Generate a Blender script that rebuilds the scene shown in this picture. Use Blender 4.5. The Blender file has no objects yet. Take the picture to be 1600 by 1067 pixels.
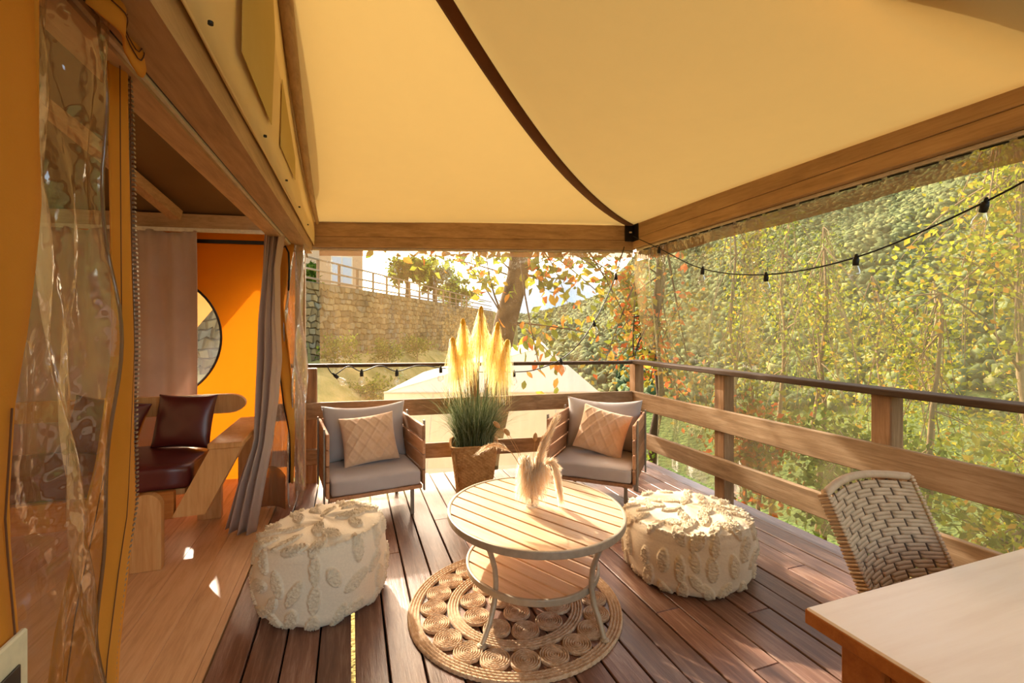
import bpy, bmesh, math, random
import numpy as np
from mathutils import Vector, Matrix
random.seed(7); RNG = np.random.default_rng(7)
SC = bpy.context.scene; COL = SC.collection
PI = math.pi
# ------------------------------------------------------------------ camera, sky, sun, exposure
cam_d = bpy.data.cameras.new('camera'); cam = bpy.data.objects.new('camera', cam_d); COL.objects.link(cam)
cam_d.sensor_fit = 'HORIZONTAL'; cam_d.sensor_width = 36; cam_d.lens = 720/1600*36
cam_d.shift_y = -(533.5-512)/1600
cam_d.clip_start = .02; cam_d.clip_end = 6000
cam.location = (0, 0, 1.4); cam.rotation_euler = (PI/2, 0, -math.radians(19.29))
SC.camera = cam
W = bpy.data.worlds.new('sky'); SC.world = W; W.use_nodes = True
wn = W.node_tree.nodes; wl = W.node_tree.links
sky = wn.new('ShaderNodeTexSky'); sky.sky_type = 'NISHITA'; sky.sun_disc = False
sky.sun_elevation = math.radians(31); sky.sun_rotation = math.radians(-12.7); sky.dust_density = 4; sky.air_density = 1.0; sky.ozone_density = .6
wmix = wn.new('ShaderNodeMix'); wmix.data_type = 'RGBA'; wmix.blend_type = 'MULTIPLY'; wmix.inputs[0].default_value = 1
wmix.inputs[7].default_value = (1.0, .91, .79, 1)
wl.new(sky.outputs[0], wmix.inputs[6]); wl.new(wmix.outputs[2], wn['Background'].inputs[0])
wn['Background'].inputs[1].default_value = .75
SUN_DIR = Vector((-.22*math.cos(math.radians(31)), .975*math.cos(math.radians(31)), math.sin(math.radians(31))))
sun_d = bpy.data.lights.new('sun', 'SUN'); sun_d.energy = 8.0; sun_d.color = (1, .93, .82); sun_d.angle = math.radians(.9)
sun = bpy.data.objects.new('sun', sun_d); COL.objects.link(sun)
sun.rotation_euler = SUN_DIR.to_track_quat('Z', 'Y').to_euler(); sun.location = (-3, 14, 12)
vs = SC.view_settings; vs.view_transform = 'Standard'; vs.look = 'None'; vs.exposure = .75; vs.gamma = 1; vs.use_curve_mapping = False
SC.cycles.use_denoising = True; SC.cycles.max_bounces = 10; SC.cycles.diffuse_bounces = 5; SC.cycles.transparent_max_bounces = 32
SC.cycles.transmission_bounces = 8; SC.cycles.glossy_bounces = 4; SC.cycles.caustics_reflective = False; SC.cycles.caustics_refractive = False
SC.cycles.sample_clamp_indirect = 6

# ------------------------------------------------------------------ materials
def lin(h):
    if isinstance(h, tuple): return h + (1,)
    c = [int(h[i:i+2], 16)/255 for i in (0, 2, 4)]
    return tuple(x/12.92 if x <= .04045 else ((x+.055)/1.055)**2.4 for x in c) + (1,)
class Nt:
    def __init__(s, name):
        s.m = bpy.data.materials.new(name); s.m.use_nodes = True; s.t = s.m.node_tree; s.t.nodes.clear()
        s.out = s.n('ShaderNodeOutputMaterial')
    def n(s, k, **kw):
        o = s.t.nodes.new(k)
        for a, b in kw.items(): setattr(o, a, b)
        return o
    def l(s, a, b): s.t.links.new(a, b)
    def coords(s, scale, jitter=True):
        tc = s.n('ShaderNodeTexCoord'); mp = s.n('ShaderNodeMapping'); mp.inputs['Scale'].default_value = scale
        s.l(tc.outputs['Object'], mp.inputs['Vector'])
        if jitter:
            oi = s.n('ShaderNodeObjectInfo'); mu = s.n('ShaderNodeMath', operation='MULTIPLY'); mu.inputs[1].default_value = 37
            s.l(oi.outputs['Random'], mu.inputs[0]); s.l(mu.outputs[0], mp.inputs['Location'])
        return mp.outputs[0]
    def noise(s, vec, scale, detail=4, rough=.6, dist=0):
        n = s.n('ShaderNodeTexNoise'); n.inputs['Scale'].default_value = scale; n.inputs['Detail'].default_value = detail
        n.inputs['Roughness'].default_value = rough; n.inputs['Distortion'].default_value = dist; s.l(vec, n.inputs['Vector']); return n.outputs['Fac']
    def ramp(s, fac, stops):
        r = s.n('ShaderNodeValToRGB'); e = r.color_ramp.elements
        while len(e) < len(stops): e.new(.5)
        for i, (p, c) in enumerate(stops): e[i].position = p; e[i].color = lin(c)
        s.l(fac, r.inputs[0]); return r.outputs[0]
    def bump(s, h, strength=.3, dist=.01):
        b = s.n('ShaderNodeBump'); b.inputs['Strength'].default_value = strength; b.inputs['Distance'].default_value = dist
        s.l(h, b.inputs['Height']); return b.outputs[0]
    def principled(s, col, rough=.6, normal=None, metal=0, spec=.4, sheen=0):
        p = s.n('ShaderNodeBsdfPrincipled'); p.inputs['Roughness'].default_value = rough; p.inputs['Metallic'].default_value = metal
        p.inputs['Specular IOR Level'].default_value = spec; p.inputs['Sheen Weight'].default_value = sheen
        if isinstance(col, (str, tuple)): p.inputs['Base Color'].default_value = lin(col)
        else: s.l(col, p.inputs['Base Color'])
        if normal is not None: s.l(normal, p.inputs['Normal'])
        return p.outputs[0]
    def fin(s, sh): s.l(sh, s.out.inputs['Surface']); return s.m
    def mix(s, a, b, fac):
        x = s.n('ShaderNodeMixShader')
        if isinstance(fac, float): x.inputs[0].default_value = fac
        else: s.l(fac, x.inputs[0])
        s.l(a, x.inputs[1]); s.l(b, x.inputs[2]); return x.outputs[0]

def wood(name, dark, mid, light, axis='Y', rough=.55, tint=.35, bump=.25, spec=.35, fine=1.0):
    s = Nt(name)
    sc = {'X': (1.2, 16, 16), 'Y': (16, 1.2, 16), 'Z': (16, 16, 1.2)}[axis]
    v = s.coords(sc); n1 = s.noise(v, 1.6*fine, 6, .62, .6); n2 = s.noise(v, 7*fine, 5, .7)
    v2 = s.coords((2.2, 2.2, 2.2)); n3 = s.noise(v2, 1.5, 3, .6)
    a = s.n('ShaderNodeMath', operation='MULTIPLY_ADD'); a.inputs[1].default_value = .45; s.l(n2, a.inputs[0]); s.l(n1, a.inputs[2])
    b = s.n('ShaderNodeMath', operation='MULTIPLY_ADD'); b.inputs[1].default_value = .4; s.l(n3, b.inputs[0]); s.l(a.outputs[0], b.inputs[2])
    sc_ = s.n('ShaderNodeMath', operation='MULTIPLY'); sc_.inputs[1].default_value = .6; s.l(b.outputs[0], sc_.inputs[0])
    c = s.ramp(sc_.outputs[0], [(.30, dark), (.56, mid), (.82, light)])
    hs = s.n('ShaderNodeHueSaturation'); oi = s.n('ShaderNodeObjectInfo'); mr = s.n('ShaderNodeMapRange')
    mr.inputs[3].default_value = 1-tint; mr.inputs[4].default_value = 1+tint; s.l(oi.outputs['Random'], mr.inputs[0]); s.l(mr.outputs[0], hs.inputs['Value']); s.l(c, hs.inputs['Color'])
    return s.fin(s.principled(hs.outputs[0], rough, s.bump(b.outputs[0], bump, .004), spec=spec))
def cloth(name, c1, c2, scale=3, fine=220, rough=.9, bump=.3, transl=0., spec=.15, sheen=.1, tcol=None, bdist=.002):
    s = Nt(name); v = s.coords((1, 1, 1)); n = s.noise(v, scale, 5); f = s.noise(v, fine, 2)
    col = s.ramp(n, [(.3, c1), (.7, c2)]); nm = s.bump(f, bump, bdist)
    p = s.principled(col, rough, nm, spec=spec, sheen=sheen)
    if transl:
        t = s.n('ShaderNodeBsdfTranslucent'); s.l(nm, t.inputs['Normal'])
        if tcol: t.inputs[0].default_value = lin(tcol)
        else: s.l(col, t.inputs[0])
        p = s.mix(p, t.outputs[0], transl)
    return s.fin(p)
def plain(name, col, rough=.5, metal=0, spec=.4):
    s = Nt(name); v = s.coords((1, 1, 1)); n = s.noise(v, 30, 3)
    c = lin(col); d = tuple(x*.8 for x in c[:3]); return s.fin(s.principled(s.ramp(n, [(.3, d), (.7, c[:3])]), rough, metal=metal, spec=spec))
def clear(name, haze=.2, streak=True, tint=(.97, .95, .91), hcol='f0d2a0', gl=.10, bump=.4, lo=.5, hi=1.6, diff=.35):
    s = Nt(name); tr = s.n('ShaderNodeBsdfTransparent'); tr.inputs[0].default_value = tint + (1,)
    v = s.coords((5, 5, .5) if streak else (3, 3, 3), False); n = s.noise(v, 1.3, 6, .65, .3)
    mr = s.n('ShaderNodeMapRange'); mr.inputs[1].default_value = .3; mr.inputs[2].default_value = .7
    mr.inputs[3].default_value = haze*lo; mr.inputs[4].default_value = haze*hi; s.l(n, mr.inputs[0])
    tl = s.n('ShaderNodeBsdfTranslucent'); tl.inputs[0].default_value = lin(hcol)
    df = s.n('ShaderNodeBsdfDiffuse'); df.inputs[0].default_value = lin(hcol)
    hz = s.mix(tl.outputs[0], df.outputs[0], diff); a = s.mix(tr.outputs[0], hz, mr.outputs[0])
    g = s.n('ShaderNodeBsdfGlossy'); g.inputs['Roughness'].default_value = .06
    v2 = s.coords((1, 1, .6), False); s.l(s.bump(s.noise(v2, 9, 3), bump, .03), g.inputs['Normal'])
    lw = s.n('ShaderNodeLayerWeight'); lw.inputs[0].default_value = .25; m = s.n('ShaderNodeMath', operation='MULTIPLY_ADD'); m.inputs[1].default_value = .35; m.inputs[2].default_value = gl*.5
    s.l(lw.outputs['Fresnel'], m.inputs[0])
    return s.fin(s.mix(a, g.outputs[0], m.outputs[0]))
def leafmat(name, stops, transl=.5):
    s = Nt(name); g = s.n('ShaderNodeNewGeometry'); c = s.ramp(g.outputs['Random Per Island'], stops)
    d = s.n('ShaderNodeBsdfDiffuse'); t = s.n('ShaderNodeBsdfTranslucent'); s.l(c, d.inputs[0]); s.l(c, t.inputs[0])
    return s.fin(s.mix(d.outputs[0], t.outputs[0], transl))
def objrand(name, stops, rough=.85, bump=.6, scale=14, amt=.3):
    s = Nt(name); oi = s.n('ShaderNodeObjectInfo'); g = s.n('ShaderNodeNewGeometry'); ad = s.n('ShaderNodeMath', operation='ADD'); fr = s.n('ShaderNodeMath', operation='FRACT')
    s.l(oi.outputs['Random'], ad.inputs[0]); s.l(g.outputs['Random Per Island'], ad.inputs[1]); s.l(ad.outputs[0], fr.inputs[0])
    n = s.noise(s.coords((1, 1, 1)), scale, 5); c = s.ramp(fr.outputs[0], stops); mx = s.n('ShaderNodeMix', data_type='RGBA', blend_type='MULTIPLY'); mx.inputs[0].default_value = amt
    s.l(c, mx.inputs[6]); s.l(n, mx.inputs[7]); return s.fin(s.principled(mx.outputs[2], rough, s.bump(n, bump, .02), spec=.2))

M = {}
M['deck'] = wood('deck wood', '44291d', '795542', 'ae917c', 'Y', .33, .24, .35, .5, 1.5)
M['deck_base'] = plain('dark gap underlay', '150c08', .9)  # near-black, so plank gaps read as shaded
M['pine_floor'] = wood('pine floor', 'a87a4c', 'd0a070', 'dfb688', 'Y', .5, .10, .15)
M['rail_x'] = wood('railing wood crosswise', '57432e', '8c7254', 'b29a7c', 'X', .7, .12, .5, .2)
M['rail_y'] = wood('railing wood lengthwise', '57432e', '8c7254', 'b29a7c', 'Y', .7, .12, .5, .2)
M['post'] = wood('post wood', '553c28', '8c6a48', 'b59270', 'Z', .7, .15, .5, .2)
M['beam_x'] = wood('beam wood crosswise', '7d5f40', 'ae8c64', 'c8a67c', 'X', .6, .12, .25)
M['beam_y'] = wood('beam wood lengthwise', '7d5f40', 'ae8c64', 'c8a67c', 'Y', .6, .12, .25)
M['beam_z'] = wood('beam wood upright', '7d5f40', 'ae8c64', 'c8a67c', 'Z', .6, .12, .25)
M['cap'] = wood('dark rail cap', '2c2016', '4a3826', '665038', 'Y', .7, .1, .5, .2)
M['teak_side'] = wood('teak slats', '7a4e32', 'a87a56', 'c49c76', 'Y', .6, .32, .3)
M['table_slat'] = wood('table slats', 'bb8a58', 'ddb488', 'ebcba6', 'X', .42, .12, .2, .45)
M['dining'] = wood('dining table wood', 'dcbf9b', 'ead3b4', 'f0dec6', 'X', .32, .03, .06, .45, .5)
M['dining_edge'] = wood('dining frame wood', '8f4f18', 'b06a2a', 'c58140', 'X', .5, .1, .2)
M['sofa_wood'] = wood('sofa pine', 'a06a35', 'c48e54', 'd6a870', 'Z', .5, .1, .2)
M['trunk'] = objrand('bark', [(0, '30261a'), (1, '4c3c2a')], .95, 1.0, 12, .5)
M['twig'] = objrand('pale bark', [(0, '7c6547'), (1, '9d8562')], .95, .6, 12, .4)
M['roof'] = cloth('roof canvas', 'ac8c58', 'b59560', 1.2, 300, .9, .12, .13, .1, .0, 'c4a460')
M['valance'] = cloth('cream canvas', 'f0daa6', 'f4e2b4', 1.5, 260, .9, .15, .30, .1, 0)
M['patch'] = cloth('olive window canvas', 'd8c07a', 'dec884', 1.5, 260, .9, .15, .35, .1, 0)
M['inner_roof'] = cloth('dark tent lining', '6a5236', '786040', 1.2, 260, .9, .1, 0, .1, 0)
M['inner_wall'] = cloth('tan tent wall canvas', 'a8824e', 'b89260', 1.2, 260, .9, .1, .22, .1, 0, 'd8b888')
M['orange'] = cloth('orange canvas', 'a8580a', 'b4620e', 2, 240, .85, .2, .22, .1, 0, 'd87a10')
M['ochre'] = cloth('ochre canvas', 'c98628', 'd8963a', 2.5, 260, .8, .2, .22, .2, 0)
M['curtain'] = cloth('taupe curtain', 'bfa592', 'cfb8a6', 2, 260, .85, .25, .3, .15, .2)
M['maroon'] = cloth('maroon leatherette', '4c1a17', '5c231f', 3, 40, .32, .15, 0, .5, 0)
M['greycloth'] = cloth('grey cushion cloth', 'a39a95', 'b0a6a0', 3, 420, .92, .35, 0, .1, .2)
M['knit'] = cloth('beige knit', 'c49f7d', 'd6b493', 10, 260, .95, .5, 0, .1, .3, None, .004)
M['pouf'] = cloth('cream cotton', 'd3bf9f', 'e2d1b4', 6, 160, .95, .6, 0, .08, .3, None, .004)
s = Nt('cream tufted cotton'); at = s.n('ShaderNodeAttribute'); at.attribute_name = 'tuft'; v = s.coords((1, 1, 1)); n1 = s.noise(v, 110, 3)
c = s.ramp(at.outputs['Fac'], [(.1, 'dccbae'), (.8, 'd9c5a4')]); mx = s.n('ShaderNodeMix', data_type='RGBA', blend_type='MULTIPLY'); mx.inputs[0].default_value = .22; s.l(c, mx.inputs[6]); s.l(s.ramp(n1, [(.3, (.6, .6, .6)), (.7, (1., 1., 1.))]), mx.inputs[7])
hm = s.n('ShaderNodeMath', operation='MULTIPLY'); s.l(n1, hm.inputs[0]); s.l(at.outputs['Fac'], hm.inputs[1])
M['pouf'] = s.fin(s.principled(mx.outputs[2], .95, s.bump(hm.outputs[0], .7, .006), spec=.08, sheen=.2))
M['jute'] = cloth('jute braid', 'b08c66', 'd8ba98', 40, 150, .9, .7, 0, .1, .1, None, .006)
M['basket'] = cloth('woven basket', '9c7040', 'c89c62', 25, 60, .85, .9, 0, .15, 0, None, .008)
M['wicker'] = cloth('resin wicker', 'a88d6c', 'bda17e', 20, 120, .6, .2, 0, .35, 0)
M['wicker_dark'] = plain('wicker shade strand', '54402c', .8)  # dark tone stands in for the shaded holes of the weave
M['pvc'] = clear('clear plastic sheet', .13, hcol='94764c')
M['pvc_side_glow'] = clear('clear plastic sheet with brightened haze', .26, hcol='cdb47c')  # lighter, hazier copy of the sheet; veil glow put into its colour
M['pvc_edge'] = clear('brown plastic hem', .55, True, (.85, .75, .62), '8a6644', .08, .4, 1.2, 1.5, .8)
M['pvc_near'] = clear('crumpled clear plastic', .20, True, (.93, .90, .85), 'c9a878', .22, .9)
M['pvc_flap'] = clear('bunched clear plastic', .6, True, (.9, .88, .86), 'b8a692', .5, 1.2, .3, 1.6, .6)
M['glass'] = clear('clear glass', .03, False, (.98, .98, .96), 'ffffff', .18, 0.)
M['steel'] = plain('grey painted steel', '8f8678', .45, .3)
M['rim'] = plain('taupe metal rim', 'b3a084', .45, .2)
M['black'] = plain('black rubber', '0d0c0b', .5)
M['white'] = plain('white track', 'd9cdb4', .5)
M['bracket'] = plain('dark steel bracket', '241c16', .5, .5)
M['hip'] = cloth('brown seam tape', '5a3416', '6b4120', 3, 200, .8, .2)
M['zip'] = plain('zip teeth', '8a7c68', .4, .6)
M['plume'] = leafmat('golden plume', [(0, 'f9df84'), (.5, 'fdeeb0'), (1, 'fffbe6')], .65)
M['plume_core'] = plain('plume core', 'e0ae38', .9)
M['dry'] = leafmat('dried grass', [(0, 'f2dcba'), (.6, 'faecd6'), (1, 'fffaf0')], .7)
M['dry_stem'] = plain('dried stem', 'b98a55', .9)
M['blade'] = leafmat('grey green blades', [(0, '3d4a2c'), (.5, '66714a'), (1, '9aa07c')], .35)
M['leaf_chestnut'] = leafmat('broad leaves', [(0, '46541a'), (.5, '6f7a26'), (.74, '8f882c'), (.86, 'b06e2a'), (1, 'b85228')], .55)
M['leaf_red'] = leafmat('rust leaves', [(0, '5c6222'), (.5, '8a7a2c'), (.75, 'a8602e'), (1, 'b8552c')], .55)
M['leaf_yellow'] = leafmat('yellow green leaves', [(0, '5c6a1c'), (.55, '8a9026'), (.85, 'ada030'), (1, 'b98434')], .55)
M['leaf_green'] = leafmat('green leaves', [(0, '384a18'), (.6, '5f7026'), (1, '858c34')], .55)
M['forest'] = objrand('forest crowns', [(0, '3e4a2a'), (.5, '58653a'), (.85, '6c7545'), (1, '837f48')], 1, .8, .8, .55)
M['hill'] = cloth('hillside soil', '3a4420', '566030', .05, 1.5, 1, .8, 0, .05, 0, None, .5)
M['mountain'] = cloth('haze tinted mountain', '7f8f9a', '8fa0aa', .004, .05, 1, .3, 0, .02, 0)  # distance haze is put into the blue-grey base colour
M['ground'] = cloth('dry grass ground', '6f6a30', 'a8935a', .8, 14, 1, .8, 0, .05, 0, None, .05)
M['stone'] = objrand('wall stone', [(0, '6a5a3c'), (.4, '94794c'), (.75, 'ab9060'), (1, '857c64')], .95, .8, 5, .5)
M['mortar'] = plain('wall mortar', '6e5e46', .95)
M['house'] = plain('house render', 'c9a27a', .9)
M['pane'] = plain('window pane', '9db0c0', .15, 0, .6)
M['tent'] = cloth('white tent canvas', 'e6dccb', 'efe6d6', 1, 100, .9, .1, .45, .1, 0)
M['soil'] = plain('potting soil', '2a1c12', .95)
M['tagw'] = plain('cream tag', 'd8d2b4', .7)

# ------------------------------------------------------------------ mesh helpers
def link(name, me, mat, parent=None, smooth=False):
    o = bpy.data.objects.new(name, me); COL.objects.link(o)
    if mat is not None and not me.materials:
        for m in (mat if isinstance(mat, (list, tuple)) else [mat]): me.materials.append(m)
    if parent is not None: o.parent = parent
    if smooth: me.polygons.foreach_set('use_smooth', [True]*len(me.polygons))
    return o
def tag(o, label=None, cat=None, group=None, kind=None):
    if label: o['label'] = label
    if cat: o['category'] = cat
    if group: o['group'] = group
    if kind: o['kind'] = kind
    return o
def empty(name, loc=(0, 0, 0), rz=0, label=None, cat=None, group=None, kind=None):
    o = bpy.data.objects.new(name, None); COL.objects.link(o); o.location = loc; o.rotation_euler = (0, 0, rz); o.empty_display_size = .1
    return tag(o, label, cat, group, kind)
def np_mesh(name, V, F):
    V = np.asarray(V, dtype=np.float32); F = np.asarray(F, dtype=np.int32); me = bpy.data.meshes.new(name); k = F.shape[1]
    me.vertices.add(len(V)); me.vertices.foreach_set('co', V.ravel()); me.loops.add(F.size); me.loops.foreach_set('vertex_index', F.ravel())
    me.polygons.add(len(F)); me.polygons.foreach_set('loop_start', np.arange(0, F.size, k, dtype=np.int32)); me.update(calc_edges=True); me.validate(); return me
class MB:
    def __init__(s): s.v = []; s.f = []
    def add(s, V, F):
        n = len(s.v); s.v += [tuple(map(float, p)) for p in V]; s.f += [tuple(i+n for i in f) for f in F]; return s
    def hexa(s, c, ch=0.):   # c: 8 corners, bottom 0-3 ccw, top 4-7
        return s.add(c, [(3, 2, 1, 0), (4, 5, 6, 7), (0, 1, 5, 4), (1, 2, 6, 5), (2, 3, 7, 6), (3, 0, 4, 7)])
    def box(s, x0, x1, y0, y1, z0, z1, ch=0.):
        if ch <= 0: return s.hexa([(x0, y0, z0), (x1, y0, z0), (x1, y1, z0), (x0, y1, z0), (x0, y0, z1), (x1, y0, z1), (x1, y1, z1), (x0, y1, z1)])
        cx, cy, cz = (x0+x1)/2, (y0+y1)/2, (z0+z1)/2; h = ((x1-x0)/2, (y1-y0)/2, (z1-z0)/2); ch = min(ch, min(h)*.6)
        return s.chamfer(Matrix.Translation((cx, cy, cz)), h, ch)
    def chamfer(s, T, h, ch):
        V = []; idx = {}
        for sx in (-1, 1):
            for sy in (-1, 1):
                for sz in (-1, 1):
                    sg = (sx, sy, sz)
                    for a in range(3):
                        p = [sg[i]*(h[i]-(0 if i == a else ch)) for i in range(3)]; idx[(sg, a)] = len(V); V.append(T @ Vector(p))
        F = []
        for a in range(3):
            b, c = (a+1) % 3, (a+2) % 3
            for sa in (-1, 1):
                q = []
                for sb, sc_ in ((-1, -1), (1, -1), (1, 1), (-1, 1)):
                    g = [0]*3; g[a] = sa; g[b] = sb; g[c] = sc_; q.append(idx[(tuple(g), a)])
                F.append(q if sa > 0 else q[::-1])
            for sb in (-1, 1):
                for sc_ in (-1, 1):
                    g0 = [0]*3; g0[a] = -1; g0[b] = sb; g0[c] = sc_; g1 = list(g0); g1[a] = 1; g0 = tuple(g0); g1 = tuple(g1)
                    q = [idx[(g0, b)], idx[(g1, b)], idx[(g1, c)], idx[(g0, c)]]; F.append(q if sb*sc_ > 0 else q[::-1])
        for sx in (-1, 1):
            for sy in (-1, 1):
                for sz in (-1, 1):
                    g = (sx, sy, sz); q = [idx[(g, 0)], idx[(g, 1)], idx[(g, 2)]]; F.append(q if sx*sy*sz > 0 else q[::-1])
        return s.add(V, F)
    def bar(s, p, q, w, h, up=(0, 0, 1), ch=.003):   # w across, h along 'up'
        p, q = Vector(p), Vector(q); d = (q-p); L = d.length; d.normalize(); u = Vector(up); x = d.cross(u).normalized(); u = x.cross(d)
        T = Matrix(((x.x, d.x, u.x, 0), (x.y, d.y, u.y, 0), (x.z, d.z, u.z, 0), (0, 0, 0, 1))); T.translation = (p+q)/2
        return s.chamfer(T, (w/2, L/2, h/2), ch)
    def tube(s, pts, rad, n=8, caps=True):
        pts = [Vector(p) for p in pts]; N = len(pts); R = rad if isinstance(rad, (list, tuple)) else [rad]*N
        t0 = (pts[1]-pts[0]).normalized(); a = t0.orthogonal().normalized(); V = []
        for i, p in enumerate(pts):
            t = (pts[min(i+1, N-1)]-pts[max(i-1, 0)]).normalized(); a = (a-t*a.dot(t)).normalized(); b = t.cross(a)
            for k in range(n): th = 2*PI*k/n; V.append(p+(a*math.cos(th)+b*math.sin(th))*R[i])
        F = [(i*n+k, i*n+(k+1) % n, (i+1)*n+(k+1) % n, (i+1)*n+k) for i in range(N-1) for k in range(n)]
        if caps: F += [tuple(range(n))[::-1], tuple((N-1)*n+k for k in range(n))]
        return s.add(V, F)
    def lathe(s, prof, n=24, c=(0, 0, 0)):
        V = [(c[0]+r*math.cos(2*PI*k/n), c[1]+r*math.sin(2*PI*k/n), c[2]+z) for r, z in prof for k in range(n)]; P = len(prof)
        F = [(i*n+k, i*n+(k+1) % n, (i+1)*n+(k+1) % n, (i+1)*n+k) for i in range(P-1) for k in range(n)]
        return s.add(V, F)
    def grid(s, fn, nu, nv):
        V = [fn(i/nu, j/nv) for j in range(nv+1) for i in range(nu+1)]; w = nu+1
        return s.add(V, [(j*w+i, j*w+i+1, (j+1)*w+i+1, (j+1)*w+i) for j in range(nv) for i in range(nu)])
    def prism(s, poly, T, depth):   # poly in local xy, extruded along local z by depth
        n = len(poly); V = [T @ Vector((x, y, 0)) for x, y in poly]+[T @ Vector((x, y, depth)) for x, y in poly]
        return s.add(V, [tuple(range(n))[::-1], tuple(range(n, 2*n))]+[(i, (i+1) % n, (i+1) % n+n, i+n) for i in range(n)])
    def build(s, name, mat, parent=None, smooth=False, off=None):
        V = s.v if off is None else [(a-off[0], b-off[1], c-off[2]) for a, b, c in s.v]
        me = bpy.data.meshes.new(name); me.from_pydata(V, [], s.f); me.update(); return link(name, me, mat, parent, smooth)
def sheet(name, fn, nu, nv, mat, parent=None, thick=0., off=None, smooth=True):
    o = MB().grid(fn, nu, nv).build(name, mat, parent, smooth, off)
    if thick:
        m = o.modifiers.new('thickness', 'SOLIDIFY'); m.thickness = thick; m.offset = 0
    return o
def rounded(hx, hy, hz, r, n=10, puff=0., wr=0., seed=0):
    bm = bmesh.new(); h = (hx, hy, hz); V = []; F = []
    for a in range(3):
        b, c = (a+1) % 3, (a+2) % 3
        for sa in (-1, 1):
            base = len(V)
            for j in range(n+1):
                for i in range(n+1):
                    p = [0]*3; p[a] = sa*h[a]; p[b] = (2*i/n-1)*h[b]; p[c] = (2*j/n-1)*h[c]
                    q = [max(-(h[k]-r), min(h[k]-r, p[k])) for k in range(3)]; d = Vector(p)-Vector(q)
                    P = Vector(q)+d.normalized()*r if d.length > 1e-9 else Vector(p)
                    u, w = 1-(P.x/hx)**2, 1-(P.y/hy)**2
                    P.z += math.copysign(1, P.z)*puff*max(u, 0)*max(w, 0)*(abs(P.z)/hz)
                    if wr: P += Vector((math.sin(P.y*23+seed)*wr, math.sin(P.x*19+seed*2+P.z*31)*wr, math.sin(P.x*27+P.y*14+seed)*wr))
                    V.append(P)
            for j in range(n):
                for i in range(n):
                    w = n+1; q = (base+j*w+i, base+j*w+i+1, base+(j+1)*w+i+1, base+(j+1)*w+i); F.append(q if sa > 0 else q[::-1])
    me = bpy.data.meshes.new('rounded'); me.from_pydata(V, [], F); bm.from_mesh(me); bmesh.ops.remove_doubles(bm, verts=bm.verts, dist=1e-5); bm.to_mesh(me); bm.free(); return me
def pillow(w, h, t, n=30, knit=False, seed=0, pinch=.07):
    V = []; F = []; N = n+1
    for side in (1, -1):
        for j in range(N):
            for i in range(N):
                u, v = 2*i/n-1, 2*j/n-1; x = w/2*u*(1-.07*(1-abs(v)**2)*abs(u)**3); y = h/2*v*(1-pinch*(1-u*u)*abs(v)**3)
                z = t/2*((1-abs(u)**2.4)*(1-abs(v)**2.4))**.55
                if knit:
                    e = max(0, (1-abs(u)**6)*(1-abs(v)**6)); d1 = abs(math.sin((u*2.3+v*1.6)*PI)); d2 = abs(math.sin((u*2.3-v*1.6)*PI))
                    z += e*(.010*(max(1-d1*2.2, 0)+max(1-d2*2.2, 0))+.003*math.sin(u*60)*math.sin(v*48))
                z += .006*math.sin(u*5+seed)*math.sin(v*6+seed*2)*(1-u*u)*(1-v*v)
                V.append((x, y, z*side))
        b = 0 if side == 1 else N*N
        for j in range(n):
            for i in range(n):
                q = (b+j*N+i, b+j*N+i+1, b+(j+1)*N+i+1, b+(j+1)*N+i); F.append(q if side == 1 else q[::-1])
    bm = bmesh.new(); me = bpy.data.meshes.new('pillow'); me.from_pydata(V, [], F); bm.from_mesh(me); bmesh.ops.remove_doubles(bm, verts=bm.verts, dist=1e-4); bm.to_mesh(me); bm.free(); return me
def euler_mats(n, rng, tilt=None):
    q = rng.normal(size=(n, 4)); q /= np.linalg.norm(q, axis=1)[:, None]; w, x, y, z = q.T
    return np.stack([np.stack([1-2*(y*y+z*z), 2*(x*y-z*w), 2*(x*z+y*w)], -1), np.stack([2*(x*y+z*w), 1-2*(x*x+z*z), 2*(y*z-x*w)], -1), np.stack([2*(x*z-y*w), 2*(y*z+x*w), 1-2*(x*x+y*y)], -1)], 1)
LEAF_V = np.array([(0, 0, 0), (.30, .45, .06), (0, 1, -.12), (-.30, .45, .06)]); LEAF_F = np.array([(0, 1, 2), (0, 2, 3)])
def scatter(P, size, TV, TF, rng, mats=None):
    n = len(P); R = euler_mats(n, rng) if mats is None else mats; s = size if np.ndim(size) == 2 else np.asarray(size).reshape(-1, 1)*np.ones((n, 3))
    V = np.einsum('nij,nkj->nki', R, TV[None]*s[:, None, :])+P[:, None, :]; F = TF[None]+(np.arange(n)*len(TV))[:, None, None]
    return V.reshape(-1, 3), F.reshape(-1, TF.shape[1])
def ico(sub):
    bm = bmesh.new(); bmesh.ops.create_icosphere(bm, subdivisions=sub, radius=1); bm.verts.ensure_lookup_table()
    V = np.array([v.co[:] for v in bm.verts]); F = np.array([[v.index for v in f.verts] for f in bm.faces]); bm.free(); return V, F
def strands(pts_list, w0, w1, name, mat, parent=None, kind='stuff', rng=random):
    V = []; F = []
    for pts in pts_list:
        n = len(pts); a = rng.uniform(0, PI); s = (math.cos(a), math.sin(a)); b = len(V)
        for i, p in enumerate(pts):
            w = (w0+(w1-w0)*i/(n-1))/2; V += [(p[0]-s[0]*w, p[1]-s[1]*w, p[2]), (p[0]+s[0]*w, p[1]+s[1]*w, p[2])]
        F += [(b+2*i, b+2*i+1, b+2*i+3, b+2*i+2) for i in range(n-1)]
    o = link(name, np_mesh(name, V, F), mat, parent)
    if kind: o['kind'] = kind
    return o
def YB(x): return 4.42-.155*x     # inner line of the back railing
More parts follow.
